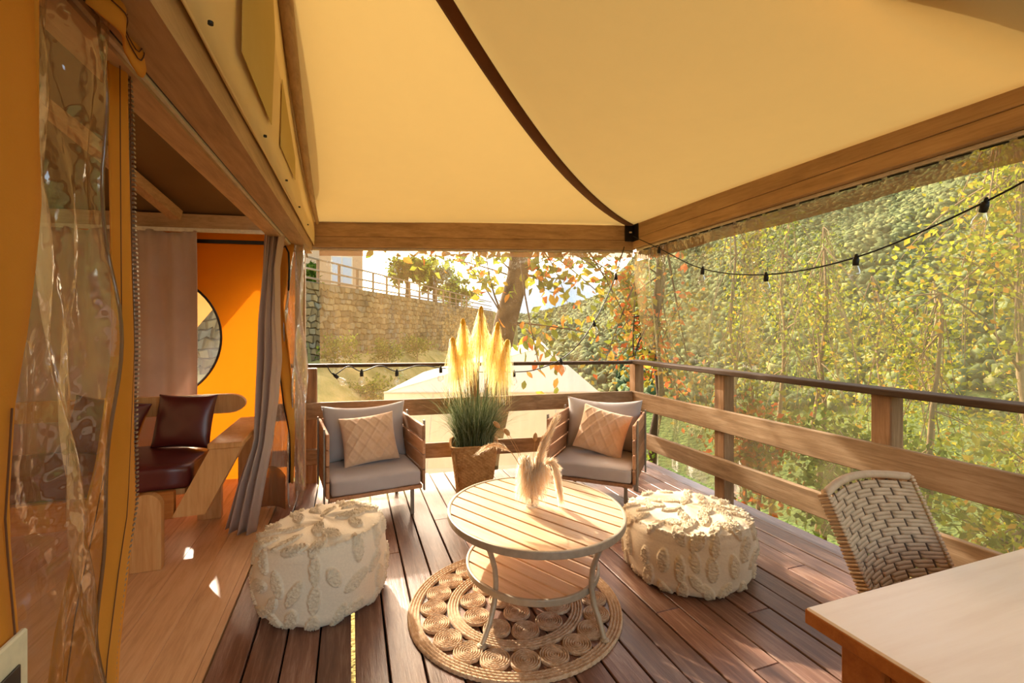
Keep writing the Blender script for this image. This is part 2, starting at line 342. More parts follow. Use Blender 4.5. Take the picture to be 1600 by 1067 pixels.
# ------------------------------------------------------------------ deck floor
def lerp(a, b, t): return a+(b-a)*t
def ss(a, b, x): t = max(0, min(1, (x-a)/(b-a))); return t*t*(3-2*t)
def table(t, xs, ys):
    return float(np.interp(t, xs, ys))
fl = MB()
fl.box(-.55, -.002, -2.6, 4.45, -.075, -.042).box(.026, 3.0, -2.6, 3.95, -.075, -.042)  # dark sheet added under the planks to blacken the gaps, one slot left open
for y in (-2, -.8, .4, 1.6, 2.8, 3.7): fl.box(-.5, 2.95, y-.03, y+.03, -.22, -.08)
floor = tag(fl.build('floor', M['deck_base']), 'dark brown wooden deck floor under rug and armchairs', kind='structure')
joints = {3: [1.2, 3.45], 5: [2.95], 6: [1.3], 7: [2.6], 8: [.9, 3.35], 9: [2.0], 10: [2.9, 1.35], 11: [.6, 3.2], 12: [2.35], 13: [1.15, 2.75], 14: [1.9], 15: [1.45, 2.6], 16: [.8, 2.1], 17: [1.75], 18: [2.4], 19: [1.55, 2.2], 20: [1.0], 21: [2.0], 22: [1.4], 23: [2.7]}
for r in range(25):
    x0 = -.55+.1405*r; x1 = x0+.1405-.006; ye = YB((x0+x1)/2)+.14
    if r == 3: x1 -= .004
    if r == 4: x0 += .006
    js = [-2.6]+sorted(joints.get(r, []))+[ye]
    for a, b in zip(js[:-1], js[1:]):
        dz = random.uniform(-.0025, .0025)
        MB().box(x0+random.uniform(0, .002), x1-random.uniform(0, .002), a+.002, b-.002, -.03, dz, .003).build('plank', M['deck'], floor)
tf = tag(MB().box(-3.6, -.565, -2.6, 5.0, -.09, -.032).build('floor', M['deck_base']), 'pale pine floor inside the tent', kind='structure')
x = -3.55; k = 0
while x < -.57:
    w = min(.185, -.556-x)
    MB().box(x+.0008, x+w-.0008, -2.6, 4.72-.155*(x+w/2), -.03, .0, .0012).build('plank', M['pine_floor'], tf); x += w; k += 1

# ------------------------------------------------------------------ porch roof
def gsag(t): return .1297*t*t-.0845*t if t < 2.3 else .4917+.512*(t-2.3)*.75
def roofz(x, y):
    a, b = max(2.68-x, 0), max(YB(x)+.0-y, 0); h = .10
    t = min(a, b)-max(h-abs(a-b), 0)**2/(4*h)
    out = max(x-2.68, y-YB(x), 0)
    return 2.44-.085*max(0, min(1, (2.68-x)/3))*math.exp(-b/.8)-.6*out+gsag(max(t, 0))+.012*math.sin(x*1.7+y*1.1)
def roof_fn(u, v):
    x = -.34+u*3.14; y = -1.2+v*(YB(x)+.10+1.2); return (x, y, roofz(x, y))
ceiling = sheet('ceiling', roof_fn, 90, 110, M['roof']); tag(ceiling, 'tan canvas porch roof with one brown seam down to the corner', kind='structure')
hp = []
def hip_fn(u, v):
    t = v*2.9+.02; s = (u-.5)*.075; k = 1/math.sqrt(2); x = 2.68-t*.965; y = YB(2.68)-t*.965+.0
    y = YB(x)-(2.68-x); return (x+s*k, y-s*k, roofz(x, y)-.014-.004*math.cos((u-.5)*PI))
sheet('seam_strip', hip_fn, 4, 60, M['hip'], ceiling, .006)
# beams -------------------------------------------------------------
def strip(name, mat, parent, P, Q, w, h):   # bar with its bottom edge line P-Q on the room side
    return MB().bar(P, Q, w, h, ch=.004).build(name, mat, parent)
t1 = empty('trim_1', label='brown laminated beam along the back eave', kind='structure')
A0, A1 = Vector((-.42, YB(-.42)+.04, 2.125)), Vector((2.74, YB(2.74)+.04, 2.195))
strip('lamella', M['beam_x'], t1, A0+Vector((0, 0, .045)), A1+Vector((0, 0, .045)), .075, .09)
strip('lamella', M['beam_x'], t1, A0+Vector((0, 0, .165)), A1+Vector((0, 0, .165)), .08, .148)
strip('track', M['white'], t1, A0+Vector((0, .03, -.013)), A1+Vector((0, .03, -.013)), .03, .022)
t2 = empty('trim_2', label='brown laminated beam along the open side eave', kind='structure')
B0, B1 = Vector((2.735, 4.03, 2.205)), Vector((2.735, -2.5, 2.325))
strip('lamella', M['beam_y'], t2, B0+Vector((0, 0, .045)), B1+Vector((0, 0, .045)), .075, .09)
strip('lamella', M['beam_y'], t2, B0+Vector((0, 0, .168)), B1+Vector((0, 0, .168)), .08, .152)
strip('track', M['white'], t2, B0+Vector((.02, -.02, -.013)), B1+Vector((.02, 0, -.013)), .03, .022)
t3 = empty('trim_3', label='pale glued wood beam crossing near the top of the roof', kind='structure')
for a, b in ((-.3, .9), (.9, 1.70), (1.703, 2.04), (2.043, 2.27), (2.273, 2.68)):
    MB().box(a, b, .95, 1.052, 2.50+random.uniform(-.002, .002), 2.66, .003).build('wood_block', M['beam_x'], t3)
MB().box(-.3, 2.68, .90, .949, 2.49, 2.70, .003).build('fascia', M['beam_x'], t3)
t4 = empty('trim_4', label='brown beam over the tent opening with a white curtain track', kind='structure')
MB().hexa([(-.43, -2.5, 1.86), (-.325, -2.5, 1.86), (-.325, 4.5, 2.065), (-.43, 4.5, 2.065), (-.43, -2.5, 2.12), (-.325, -2.5, 2.12), (-.325, 4.5, 2.30), (-.43, 4.5, 2.30)]).build('beam', M['beam_y'], t4)
def under(x0, x1, dz, h): return MB().hexa([(x, y, 1.86+.205*(y+2.5)/7+dz+k) for k in (0, h) for x, y in ((x0, -2.5), (x1, -2.5), (x1, 4.3), (x0, 4.3))])
under(-.447, -.437, -.006, .03).build('track', M['white'], t4); under(-.437, -.4305, .004, .03).build('track_gap', M['black'], t4); under(-.53, -.4475, -.016, .09).build('inner_batten', M['beam_y'], t4)
t5 = empty('trim_5', label='brown upright tent post beside the opening', kind='structure')
MB().box(-.45, -.37, 4.33, 4.41, 0, 2.08, .004).build('post', M['beam_z'], t5)
t6 = empty('trim_6', (2.68, 3.99, 2.32), label='dark steel bracket joining the two eave beams', kind='structure')
MB().bar((-.075, .012, .035), (.03, -.004, .035), .012, .17).bar((.012, .06, .035), (.012, -.09, .035), .012, .17).build('plate', M['bracket'], t6)
MB().lathe([(0, .012), (.014, .012), (.014, 0), (0, 0)], 10).build('bolt', M['white'], t6).location = (-.03, -.02, .03)
bpy.context.view_layer.update()
# canvas gable over the tent opening ------------------------------------------
def inner_z(x, y): return 2.42+(4.72-.155*x-y)*.28
def val_fn(u, v):
    y = -2.5+u*6.95; zb = 2.045+.03*(y-1.06); zt = max(roofz(-.30, y), inner_z(-.45, y)+.02) if y < 4.1 else roofz(-.3, y)+.06  # unseen upper part added to keep light from leaking into the tent
    return (-.302+.006*math.sin(y*3+v*4)-.01*(1-v), y, lerp(zb, zt, v))
wl_ = sheet('wall_left', val_fn, 70, 12, M['valance'], None, .004); tag(wl_, 'cream canvas gable above the tent opening', kind='structure')
for poly in ([(1.521, 2.40), (1.511, 2.195), (2.037, 2.203), (2.127, 2.60), (2.037, 2.85), (1.53, 2.90)], [(2.337, 2.536), (2.284, 2.209), (2.859, 2.233), (2.859, 2.355)]):
    MB().prism(poly, Matrix(((0, 0, 1, -.297), (1, 0, 0, 0), (0, 1, 0, 0), (0, 0, 0, 1))), .002).build('window_patch', M['patch'], wl_)
MB().tube([(-.307, y, 2.035+.03*(y-1.06)) for y in np.linspace(-2.4, 4.42, 20)], .0035, 6).build('hem', M['valance'], wl_)
for y in (1.2, 1.9, 2.5, 3.1, 3.7): MB().lathe([(0, 0), (.006, .001), (.006, .008), (0, .009)], 8).build('eyelet', M['black'], wl_).location = (-.297, y, 2.075+.03*(y-1.06))
t7 = MB().tube([(-.275, y, roofz(-.27, y)-.03) for y in np.linspace(.9, 4.38, 24)], [.045-.03*i/23 for i in range(24)], 8).build('trim_7', M['valance'], None, True)
t7.data.materials.clear(); t7.data.materials.append(M['beam_y']); tag(t7, 'brown pole between canvas gable and porch roof', kind='structure')

# ------------------------------------------------------------------ tent interior
def WBY(x): return 4.72-.155*x
c0 = (-1.70, 1.31); rr = .575; V = []; F = []; N = 64
for k in range(N):
    a = 2*PI*k/N; ca, sa = math.cos(a), math.sin(a); V.append((c0[0]+rr*ca, WBY(c0[0]+rr*ca), c0[1]+rr*sa))
    hx = (-.42-c0[0]) if ca > 0 else (c0[0]+3.6); hz = (2.45-c0[1]) if sa > 0 else c0[1]+.02
    t = min(hx/abs(ca) if abs(ca) > 1e-6 else 9, hz/abs(sa) if abs(sa) > 1e-6 else 9); V.append((c0[0]+t*ca, WBY(c0[0]+t*ca), c0[1]+t*sa))
F = [(2*k, 2*k+1, (2*k+3) % (2*N), (2*k+2) % (2*N)) for k in range(N)]
for cx, cz in ((-.42, 2.45), (-.42, -.02), (-3.6, 2.45), (-3.6, -.02)):
    k = min(range(N), key=lambda k: abs(V[2*k+1][0]-cx)+abs(V[2*k+1][2]-cz)); V[2*k+1] = (cx, WBY(cx), cz)
wb = MB(); wb.add(V, F); wb = tag(wb.build('wall_back', M['orange']), 'orange canvas back wall of the tent with a round window', kind='structure')
win = tag(MB().add([(c0[0]+(rr+.01)*math.cos(2*PI*k/48), WBY(c0[0]+(rr+.01)*math.cos(2*PI*k/48))-.004, c0[1]+(rr+.01)*math.sin(2*PI*k/48)) for k in range(48)], [tuple(range(48))]).build('window_1', M['glass']), 'round clear window with black rim in the orange tent wall', kind='structure')
MB().tube([(c0[0]+rr*math.cos(2*PI*k/64), WBY(c0[0]+rr*math.cos(2*PI*k/64))-.008, c0[1]+rr*math.sin(2*PI*k/64)) for k in range(65)], .011, 6).build('rim', M['black'], win)
ir = sheet('ceiling', lambda u, v: (lerp(-3.7, -.45, u), lerp(-2.6, 5.6, v), inner_z(lerp(-3.7, -.45, u), lerp(-2.6, 5.6, v))+.02*math.sin(v*9)*math.sin(u*5)), 10, 20, M['inner_roof'], None, .004); tag(ir, 'dark brown sloping canvas ceiling inside the tent', kind='structure')  # unseen overhang beyond the back wall, lengthened to shade the orange canvas
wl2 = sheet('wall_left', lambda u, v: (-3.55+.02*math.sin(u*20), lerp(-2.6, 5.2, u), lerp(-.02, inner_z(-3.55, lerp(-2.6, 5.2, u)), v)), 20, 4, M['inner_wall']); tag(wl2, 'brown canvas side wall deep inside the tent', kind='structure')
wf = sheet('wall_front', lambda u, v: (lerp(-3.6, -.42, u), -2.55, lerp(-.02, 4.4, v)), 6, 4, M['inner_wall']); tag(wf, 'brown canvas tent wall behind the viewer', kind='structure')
t8 = empty('trim_8', label='dark beam and pale curtain rail above the orange wall', kind='structure')
MB().bar((-3.5, WBY(-3.5)-.07, 2.35), (-.46, WBY(-.46)-.07, 2.35), .07, .13).build('beam', M['beam_x'], t8)
MB().bar((-3.5, WBY(-3.5)-.12, 2.268), (-.46, WBY(-.46)-.12, 2.268), .025, .035).build('curtain_rail', M['white'], t8)
MB().bar((-1.33, WBY(-1.33)-.02, 2.19), (-.46, WBY(-.46)-.02, 2.19), .01, .035).build('shadow_gap_strip', M['black'], t8)
t9 = MB().bar((-1.42, 4.72, 2.37), (-2.2, 2.38, 3.25), .09, .09).build('trim_9', M['beam_y']); tag(t9, 'dark sloping rafter under the tent ceiling', kind='structure')
# curtain on the back wall
def cur1(u, v):
    s = lerp(-3.4, -1.300, u); z = lerp(.10, 2.25, v); fold = .028*math.sin(u*66+1.1*math.sin(v*3))*(.5+.5*(1-v))+.010*math.sin(u*70+v*5)+.012*v**8*math.sin(u*150)
    return (s+.02*math.sin(v*2.5)*(u), WBY(s)-.13+fold, z+.012*math.sin(u*40)*(v > .98))
tag(sheet('curtain', cur1, 220, 30, M['curtain'], None, .003), 'taupe curtain hanging beside the round window in the tent', 'curtain')
# gathered curtain at the opening: plane across the opening, s metres along it, tabulated edges
CF = Vector((.330, .944, 0)); CR = Vector((.944, -.330, 0))
def cur2(u, v):
    z = lerp(.0, 2.13, v); zs = [0, .31, .62, .92, 1.19, 1.45, 1.80, 2.13]
    L = table(z, zs, [-1.96, -1.88, -1.768, -1.763, -1.754, -1.741, -1.702, -1.680]); R_ = table(z, zs, [-1.759, -1.706, -1.65, -1.610, -1.588, -1.60, -1.60, -1.545])
    s = lerp(L, R_, u); d = 3.15+.035*math.sin(u*20+.6*math.sin(v*4))*(.4+.6*(1-v*.6))+.012*math.sin(u*43+v*3)+.02*v**10*math.sin(u*60)
    p = CF*d+CR*s; return (p.x, p.y, z+.03*(1-v)*(.5-u)+.004)
tag(sheet('curtain', cur2, 90, 40, M['curtain'], None, .003), 'gathered taupe curtain tied back at the tent opening edge', 'curtain')
# clear door flap with ochre strip
flap = empty('door_flap', (-.42, 3.95, 0), label='bunched clear plastic door flap with ochre strip and black tie', cat='tent flap')
FO = (-.42, 3.95, 0); DZ = [.0, .35, .65, 1.0, 1.35, 1.75, 2.1]
def flp(u, v):
    z = lerp(.0, 2.08, v); L = table(z, DZ, [-2.02, -1.93, -1.90, -1.87, -1.86, -1.84, -1.80]); R_ = table(z, DZ, [-1.66, -1.66, -1.645, -1.64, -1.635, -1.63, -1.62])
    s = lerp(L, R_, u); d = 3.64+.05*math.sin(u*13+2*math.sin(v*5))+.02*math.sin(u*31+v*17); p = CF*d+CR*s; return (p.x-FO[0], p.y-FO[1], z)
sheet('clear_panel', flp, 50, 50, M['pvc_flap'], flap)
def fst(u, v):
    z = lerp(.20, 2.08, v); L = table(z, [.2, .55, .8, 1.16, 1.6, 2.0], [-1.72, -1.72, -1.77, -1.80, -1.842, -1.83]); R_ = table(z, [.2, .55, .8, 1.16, 1.6, 2.0], [-1.69, -1.69, -1.695, -1.72, -1.76, -1.69])
    s = lerp(L, R_, u); d = 3.57+.02*math.sin(u*6+v*7); p = CF*d+CR*s; return (p.x-FO[0], p.y-FO[1], z)
sheet('ochre_strip', fst, 10, 30, M['ochre'], flap, .004)
MB().tube([Vector(fst(0, k/30))+Vector((-.004, -.006, 0)) for k in range(31)], .006, 6).build('zip_tape', M['black'], flap)
def loop_pt(s, z): p = CF*3.5+CR*s; return (p.x-FO[0], p.y-FO[1], z)
MB().tube([loop_pt(-1.765, 1.70), loop_pt(-1.765, 1.90), loop_pt(-1.75, 2.0), loop_pt(-1.72, 2.02), loop_pt(-1.695, 1.97), loop_pt(-1.69, 1.85), loop_pt(-1.695, 1.68)], .007, 6).build('tie_loop', M['black'], flap, True)
hem = lambda u, v: (lambda p: (p.x-FO[0], p.y-FO[1], .02+.26*v+.05*math.sin(u*PI)*v))(CF*(3.5+.07*math.sin(u*PI))+CR*lerp(-2.0, -1.72, u))
sheet('curled_hem', hem, 16, 6, M['pvc_edge'], flap)

# ------------------------------------------------------------------ near left canvas, plastic and zip
can = empty('door_canvas', (-.43, .6, 0), label='broad ochre canvas door panel hanging closest to the viewer', cat='tent canvas'); CO = (-.43, .6, 0)
CZ = [0, .9, 1.16, 1.31, 1.375, 1.57, 1.87, 2.3]; CY = [.83, .815, .782, .796, .815, .845, .845, .845]
def cnv(u, v):
    z = lerp(.01, 2.3, v); e = table(z, CZ, CY); y = lerp(.28, e, u); return (-.405+.006*math.sin(u*5+z*2)+.004*math.sin(z*9+u*7)-.012*(u > .97)-CO[0], y*.965-CO[1], z)
sheet('panel', cnv, 30, 50, M['ochre'], can, .003)
MB().tube([(-.412-CO[0], table(z, CZ, CY)*.965-CO[1], z) for z in np.linspace(.01, 2.3, 40)], .006, 6).build('rolled_edge', M['ochre'], can, True)
MB().tube([(-.398-CO[0], table(z, CZ, CY)*.965-.02-CO[1], z) for z in np.linspace(.01, 1.3, 30)], .0012, 4).build('stitching', M['hip'], can)
tg = empty('buckle_plate', (-.396, .735, .86), label='cream rimmed black plate on the ochre canvas edge', cat='plate')
MB().box(-.004, .004, -.06, .032, -.06, .155, .003).build('rim', M['tagw'], tg); MB().box(.004, .007, -.05, .012, -.05, .12, .001).build('inset', M['black'], tg)
sh = empty('plastic_door', (-.40, 1.0, 0), label='crumpled clear plastic door sheet hanging from the roll', cat='plastic sheet'); SO = (-.40, 1.0, 0)
SZ = [0, .69, 1.09, 1.51, 1.68, 1.83, 2.0, 2.2]; SY = [1.16, 1.122, 1.095, 1.069, 1.045, 1.05, 1.035, 1.03]
def shf(u, v):
    z = lerp(.03, 2.15, v); y = lerp(.72, table(z, SZ, SY), u)
    x = -.438+.016*math.sin(u*9+z*3.1)+.010*math.sin(u*17-z*7.3+1)+.006*math.sin(u*31+z*15)+.012*abs(math.sin(u*6+z*4.3))-.008*u; return (x-SO[0], y-SO[1], z)
sheet('clear_panel', shf, 70, 110, M['pvc_near'], sh)
MB().tube([Vector(shf(1, k/60)) for k in range(61)], .0035, 6).build('welded_edge', M['pvc_edge'], sh, True)
st = empty('zip_strip', (-.46, 1.1, 0), label='narrow ochre canvas strip with long black zip behind plastic', cat='tent canvas'); TO = (-.46, 1.1, 0)
ZZ = [0, .73, .9, 1.0, 1.137, 1.36, 1.55, 1.75, 2.0]; ZL = [.72, .84, .88, .93, 1.0, 1.07, 1.07, 1.068, 1.066]; ZR = [1.0, 1.085, 1.135, 1.165, 1.16, 1.165, 1.15, 1.145, 1.14]
def stf(u, v):
    z = lerp(.02, 2.1, v); y = lerp(table(z, ZZ, ZL), table(z, ZZ, ZR), u); return (-.468+.008*math.sin(u*7+z*2)-TO[0], y*1.10-TO[1], 1.4+(z-1.4)*(1.10 if z > 1.4 else 1))
sheet('canvas_strip', stf, 12, 50, M['ochre'], st, .003)
zy = lambda z: table(z, [0, .73, .9, 1.0, 1.137, 1.33, 1.5, 1.73, 1.95], [.99, 1.10, 1.15, 1.185, 1.19, 1.20, 1.187, 1.185, 1.155])+.006*math.sin(z*14)
sheet('zip_tape', lambda u, v: (-.472-TO[0], zy(lerp(.02, 2.1, v))*1.06+(u-.5)*.05-TO[1], lerp(.02, 2.1, v)), 2, 60, M['black'], st, .002)
tv = [(x*.004, y*.005, z*.0022) for x in (-1, 1) for y in (-1, 1) for z in (-1, 1)]; tfc = [(0, 1, 3, 2), (4, 6, 7, 5), (0, 4, 5, 1), (2, 3, 7, 6), (0, 2, 6, 4), (1, 5, 7, 3)]
teeth = MB()
for i in range(190):
    z = .05+i*.0102; c = (-.463-TO[0], zy(z)*1.06+.014-TO[1], z); teeth.add([(c[0]+a, c[1]+b, c[2]+d) for a, b, d in tv], tfc)
tag(teeth.build('zip_teeth', M['zip'], st), kind='stuff')
for k in (.2, .78): MB().tube([(-.459-TO[0], lerp(table(z, ZZ, ZL), table(z, ZZ, ZR), k)*1.10-TO[1], z) for z in np.linspace(.03, 2.0, 40)], .0011, 4).build('stitching', M['hip'], st)
ro = empty('rolled_canvas', (-.42, 1.1, 2.1), label='ochre canvas fold hanging under the beam above the plastic', cat='tent canvas'); RO = (-.42, 1.1, 2.1)
def rol(u, v, dx=0):
    y = lerp(.93, 1.30, u); zb = table(y, [.93, .96, 1.064, 1.11, 1.15, 1.256, 1.262], [1.955, 1.945, 1.945, 1.925, 1.97, 2.12, 2.14]); z = lerp(zb-.03, 2.32, v)
    return (-.404+dx+.02*math.sin(v*4+u*6)+.012*math.sin(u*14)-RO[0], y-RO[1], z-RO[2])
sheet('fold', rol, 30, 16, M['ochre'], ro, .004)
for w in (.08, .12): MB().tube([Vector(rol(k/30, w, .004)) for k in range(31)], .0012, 4).build('stitching', M['hip'], ro)

# ------------------------------------------------------------------ sofa in the tent
so = empty('tent_sofa', (-1.5, 3.6, 0), label='pine framed bench sofa with dark maroon seat inside the tent', cat='sofa'); OO = (-1.5, 3.6, 0)
def sw(mb, name, mat): return mb.build(name, mat, so, False, OO)
sw(MB().box(-2.6, -.99, 3.235, 3.28, .27, .43, .004), 'front_rail', M['teak_side'] if False else M['beam_x'] if False else M['dining_edge'])
def arch(x0, w, h, y0, t):
    P = [(0, 0), (w, 0), (w, h-w/2)]+[(w/2+w/2*math.cos(a), h-w/2+w/2*math.sin(a)) for a in np.linspace(.15, PI-.15, 12)]+[(0, h-w/2)]
    return MB().prism(P, Matrix(((1, 0, 0, x0), (0, 0, -1, y0), (0, 1, 0, 0.002), (0, 0, 0, 1))), t)
for x in (-1.185, -2.35): sw(arch(x, .15, .44, 3.235, .05), 'leg', M['sofa_wood'])
sw(arch(-2.6, .15, .44, 3.96, .05), 'leg', M['sofa_wood']); sw(arch(-1.05, .15, .44, 3.96, .05), 'leg', M['sofa_wood'])
sw(MB().prism([(-1.0, .275), (-.83, .275), (-.635, .665), (-.805, .665)], Matrix(((1, 0, 0, 0), (0, 0, -1, 3.36), (0, 1, 0, 0), (0, 0, 0, 1))), .125), 'arm_brace', M['sofa_wood'])
sw(MB().box(-.815, -.63, 3.22, 4.1, .665, .70, .004), 'armrest', M['sofa_wood'])
sw(MB().box(-.80, -.66, 3.95, 4.05, .0, .665, .004), 'arm_post', M['sofa_wood'])
P = [(-1.1, -.07), (.0, -.07)]+[(.07*math.sin(a), -.07*math.cos(a)) for a in np.linspace(.2, PI-.2, 10)]+[(0, .07), (-1.1, .07)]
sw(MB().prism([(x*1.6-.86, z+.835) for x, z in P], Matrix(((1, 0, 0, 0), (0, 0, -1, 3.99), (0, 1, 0, 0), (0, 0, 0, 1))), .05), 'backrest_board', M['sofa_wood'])
o = link('seat_cushion', rounded(.80, .33, .075, .035, 12, .008, .002, 1), M['maroon'], so, True); o.location = (-1.72+1.5, 3.59-3.6, .50)
sw(MB().box(-2.55, -.95, 3.3, 3.92, .39, .425), 'slat_base', M['sofa_wood'])
def throw(name, w, h, t, mat, loc, rot, label, cat='cushion', knit=False, seed=0, group=None):
    o = link(name, pillow(w, h, t, 56 if knit else 26, knit, seed), mat, None, True); o.location = loc; o.rotation_euler = rot; return tag(o, label, cat, group)
throw('cushion', .41, .37, .13, M['maroon'], (-1.09, 3.77, .752), (math.radians(76), 0, math.radians(-19)), 'maroon leatherette cushion standing upright in the sofa corner', 'cushion', seed=3)
throw('cushion', .41, .37, .13, M['maroon'], (-1.52, 3.74, .745), (math.radians(76), math.radians(12), math.radians(5)), 'maroon cushion leaning left half hidden by the black zip', 'cushion', seed=5)
fly = MB().prism([(-2.5, .05), (-.80, 2.26), (-3.8, 2.27), (-3.8, .05)], Matrix(((1, 0, 0, 0), (-.155, 0, 1, 5.20), (0, 1, 0, 0), (0, 0, 0, 1))), .004).build('fly_sheet', M['valance']); tag(fly, 'cream canvas fly sheet outside the round window', 'tent canvas')
# ------------------------------------------------------------------ railings
rr_ = empty('deck_railing', (2.74, 2.0, 0), label='weathered wooden railing along the valley side of the deck', cat='railing'); RRO = (2.74, 2.0, 0)
MB().bar((2.76, 4.09, 1.052), (2.76, -2.4, 1.052), .13, .036, ch=.005).build('cap_rail', M['cap'], rr_, False, RRO)
MB().bar((2.718, 4.045, .672), (2.718, -2.4, .70), .038, .168, ch=.005).build('board', M['rail_y'], rr_, False, RRO)
MB().bar((2.718, 4.045, .296), (2.718, -2.4, .36), .038, .150, ch=.005).build('board', M['rail_y'], rr_, False, RRO)
for y in (2.84, 1.665, .50, -.7, -1.9): MB().box(2.742, 2.846, y, y+.104, -.35, 1.034, .006).build('post', M['post'], rr_, False, RRO)
rb_ = empty('deck_railing', (1.1, YB(1.1), 0), label='weathered wooden railing behind the armchairs and pampas pot', cat='railing'); RBO = (1.1, YB(1.1), 0)
pb = lambda x, z, o=0: (x, YB(x)+o, z)
MB().bar(pb(-.75, 1.06, .03), pb(2.69, 1.048, .03), .10, .030, ch=.005).build('cap_rail', M['cap'], rb_, False, RBO)
MB().bar(pb(-.75, .648, .02), pb(2.70, .682, .02), .038, .150, ch=.005).build('board', M['rail_x'], rb_, False, RBO)
MB().bar(pb(-.75, .236, .02), pb(2.70, .272, .02), .038, .140, ch=.005).build('board', M['rail_x'], rb_, False, RBO)
for x in (-.34, 1.12): MB().box(x-.05, x+.05, YB(x)+.046, YB(x)+.146, -.35, 1.03, .006).build('post', M['post'], rb_, False, RBO)
MB().box(2.745, 2.85, 4.03, 4.135, -.35, 1.034, .006).build('corner_post', M['post'], rb_, False, RBO)

# ------------------------------------------------------------------ clear plastic side curtains
pr = empty('clear_curtain', (2.9, 2.0, 2.17), label='clear plastic weather curtain on the valley side of the porch', cat='plastic curtain'); PO = (2.9, 2.0, 2.17)
def pvr(u, v):
    z = lerp(.03, 2.19, v)+.015*u; gap = .16*max(0, min(1, (1.22-z)/.14)) if z < 1.22 else 0
    y = lerp(-2.4, 4.06-gap, u); c = max(0, (y-3.35)/.7)
    x = 2.905-.11*ss(.5, .97, v)+.012*math.sin(y*4.3+z*.6)+.008*math.sin(y*11+z*1.3)+c*.05*math.sin(y*26+.5*math.sin(z*3))+.01*math.sin(z*5+y)*(1-v)
    return (x-PO[0], y-PO[1], z-PO[2])
sheet('clear_panel', pvr, 240, 50, M['pvc_side_glow'], pr)
def hem_r(u, v):
    y = lerp(-2.4, 4.03, u); return (2.765+.004*math.sin(y*14)+.005*v-PO[0], y-PO[1], lerp(2.075+.02*math.sin(y*5)*.3, 2.20, v)+.115*(4.03-y)/6.4-PO[2])
sheet('hem_band', hem_r, 90, 3, M['pvc_edge'], pr)
sl = MB(); y = 3.9
while y > -2.2: sl.box(2.750-PO[0], 2.756-PO[0], y-.10-PO[1], y-PO[1], 2.172+.115*(4.03-y)/6.4-PO[2], 2.180+.115*(4.03-y)/6.4-PO[2]); y -= .13
tag(sl.build('slits', M['black'], pr), kind='stuff')
pk = empty('clear_curtain', (1.2, 4.4, 2.12), label='clear plastic weather curtain behind the armchairs', cat='plastic curtain'); KO = (1.2, 4.4, 2.12)
def pvk(u, v):
    z = lerp(.03, 2.13, v)+.06*u*v; g = max(0, min(1, (1.22-z)/.14)) if z < 1.22 else 0
    x = lerp(-.27, 2.80-.18*g, u); c = max(0, (x-2.3)/.5)
    y = YB(x)+.17-.09*ss(.5, .97, v)+.012*math.sin(x*4.1+z*.5)+.007*math.sin(x*12+z*1.2)+c*.035*math.sin(x*27)+.008*math.sin(z*6+x*2)
    return (x-KO[0], y-KO[1], z-KO[2])
sheet('clear_panel', pvk, 180, 50, M['pvc'], pk)
sheet('hem_band', lambda u, v: (lerp(-.27, 2.74, u)-KO[0], YB(lerp(-.27, 2.74, u))+.075+.004*math.sin(u*50)-KO[1], lerp(2.055, 2.13, v)+.065*u-KO[2]), 60, 2, M['pvc_edge'], pk)
sl = MB(); x = -.2
while x < 2.6: sl.hexa([(a-KO[0], YB(a)+.066+b-KO[1], 2.115+.065*(x+.27)/3+c-KO[2]) for c in (0, .008) for a, b in ((x, 0), (x+.10, 0), (x+.10, .004), (x, .004))]); x += .13
tag(sl.build('slits', M['black'], pk), kind='stuff')

# ------------------------------------------------------------------ string lights
bulb_me = MB().lathe([(.012, 0), (.017, -.012), (.028, -.035), (.031, -.052), (.026, -.070), (.012, -.082), (0, -.084)], 14)
def string(name, label, pts, sock, root):
    e = empty(name, root, label=label, cat='string light', group='festoon lights of the porch')
    P = [Vector(p)-Vector(root) for p in pts]; D = []
    for i in range(len(P)-1):
        a = P[max(i-1, 0)]; b = P[i]; c = P[i+1]; d = P[min(i+2, len(P)-1)]
        for k in range(6):
            t = k/6; D.append(.5*((2*b)+(c-a)*t+(2*a-5*b+4*c-d)*t*t+(3*b-a-3*c+d)*t**3))
    D.append(P[-1]); MB().tube(D, .0045, 6).build('cord', M['black'], e, True)
    for i, tilt in sock:
        s = MB().tube([(0, 0, .012), (0, 0, -.008)], .009, 8).lathe([(0, .0), (.013, 0), (.016, -.02), (.015, -.045), (0, -.046)], 12).lathe([(0, .02), (.006, .018), (.006, .012), (0, .01)], 6).build('socket', M['black'], e, True)
        s.location = P[i]; s.rotation_euler = tilt
        b = bulb_me.build('bulb', M['glass'], s, True); b.location = (0, 0, -.044)
string('string_light', 'festoon light string looping out along the valley side curtain', [(2.62, 3.88, 2.30), (2.6, 3.739, 2.24), (2.6, 3.45, 2.109), (2.6, 2.911, 1.861), (2.6, 2.328, 1.752), (2.6, 1.75, 1.784), (2.6, 1.208, 1.947), (2.6, .75, 2.15), (2.66, .3, 2.24)],
       [(2, (0, .1, 0)), (3, (0, .1, 0)), (4, (0, 0, 0)), (5, (.05, .08, .3)), (6, (.35, -.3, 0)), (7, (0, 0, 0))], (2.62, 3.88, 2.30))
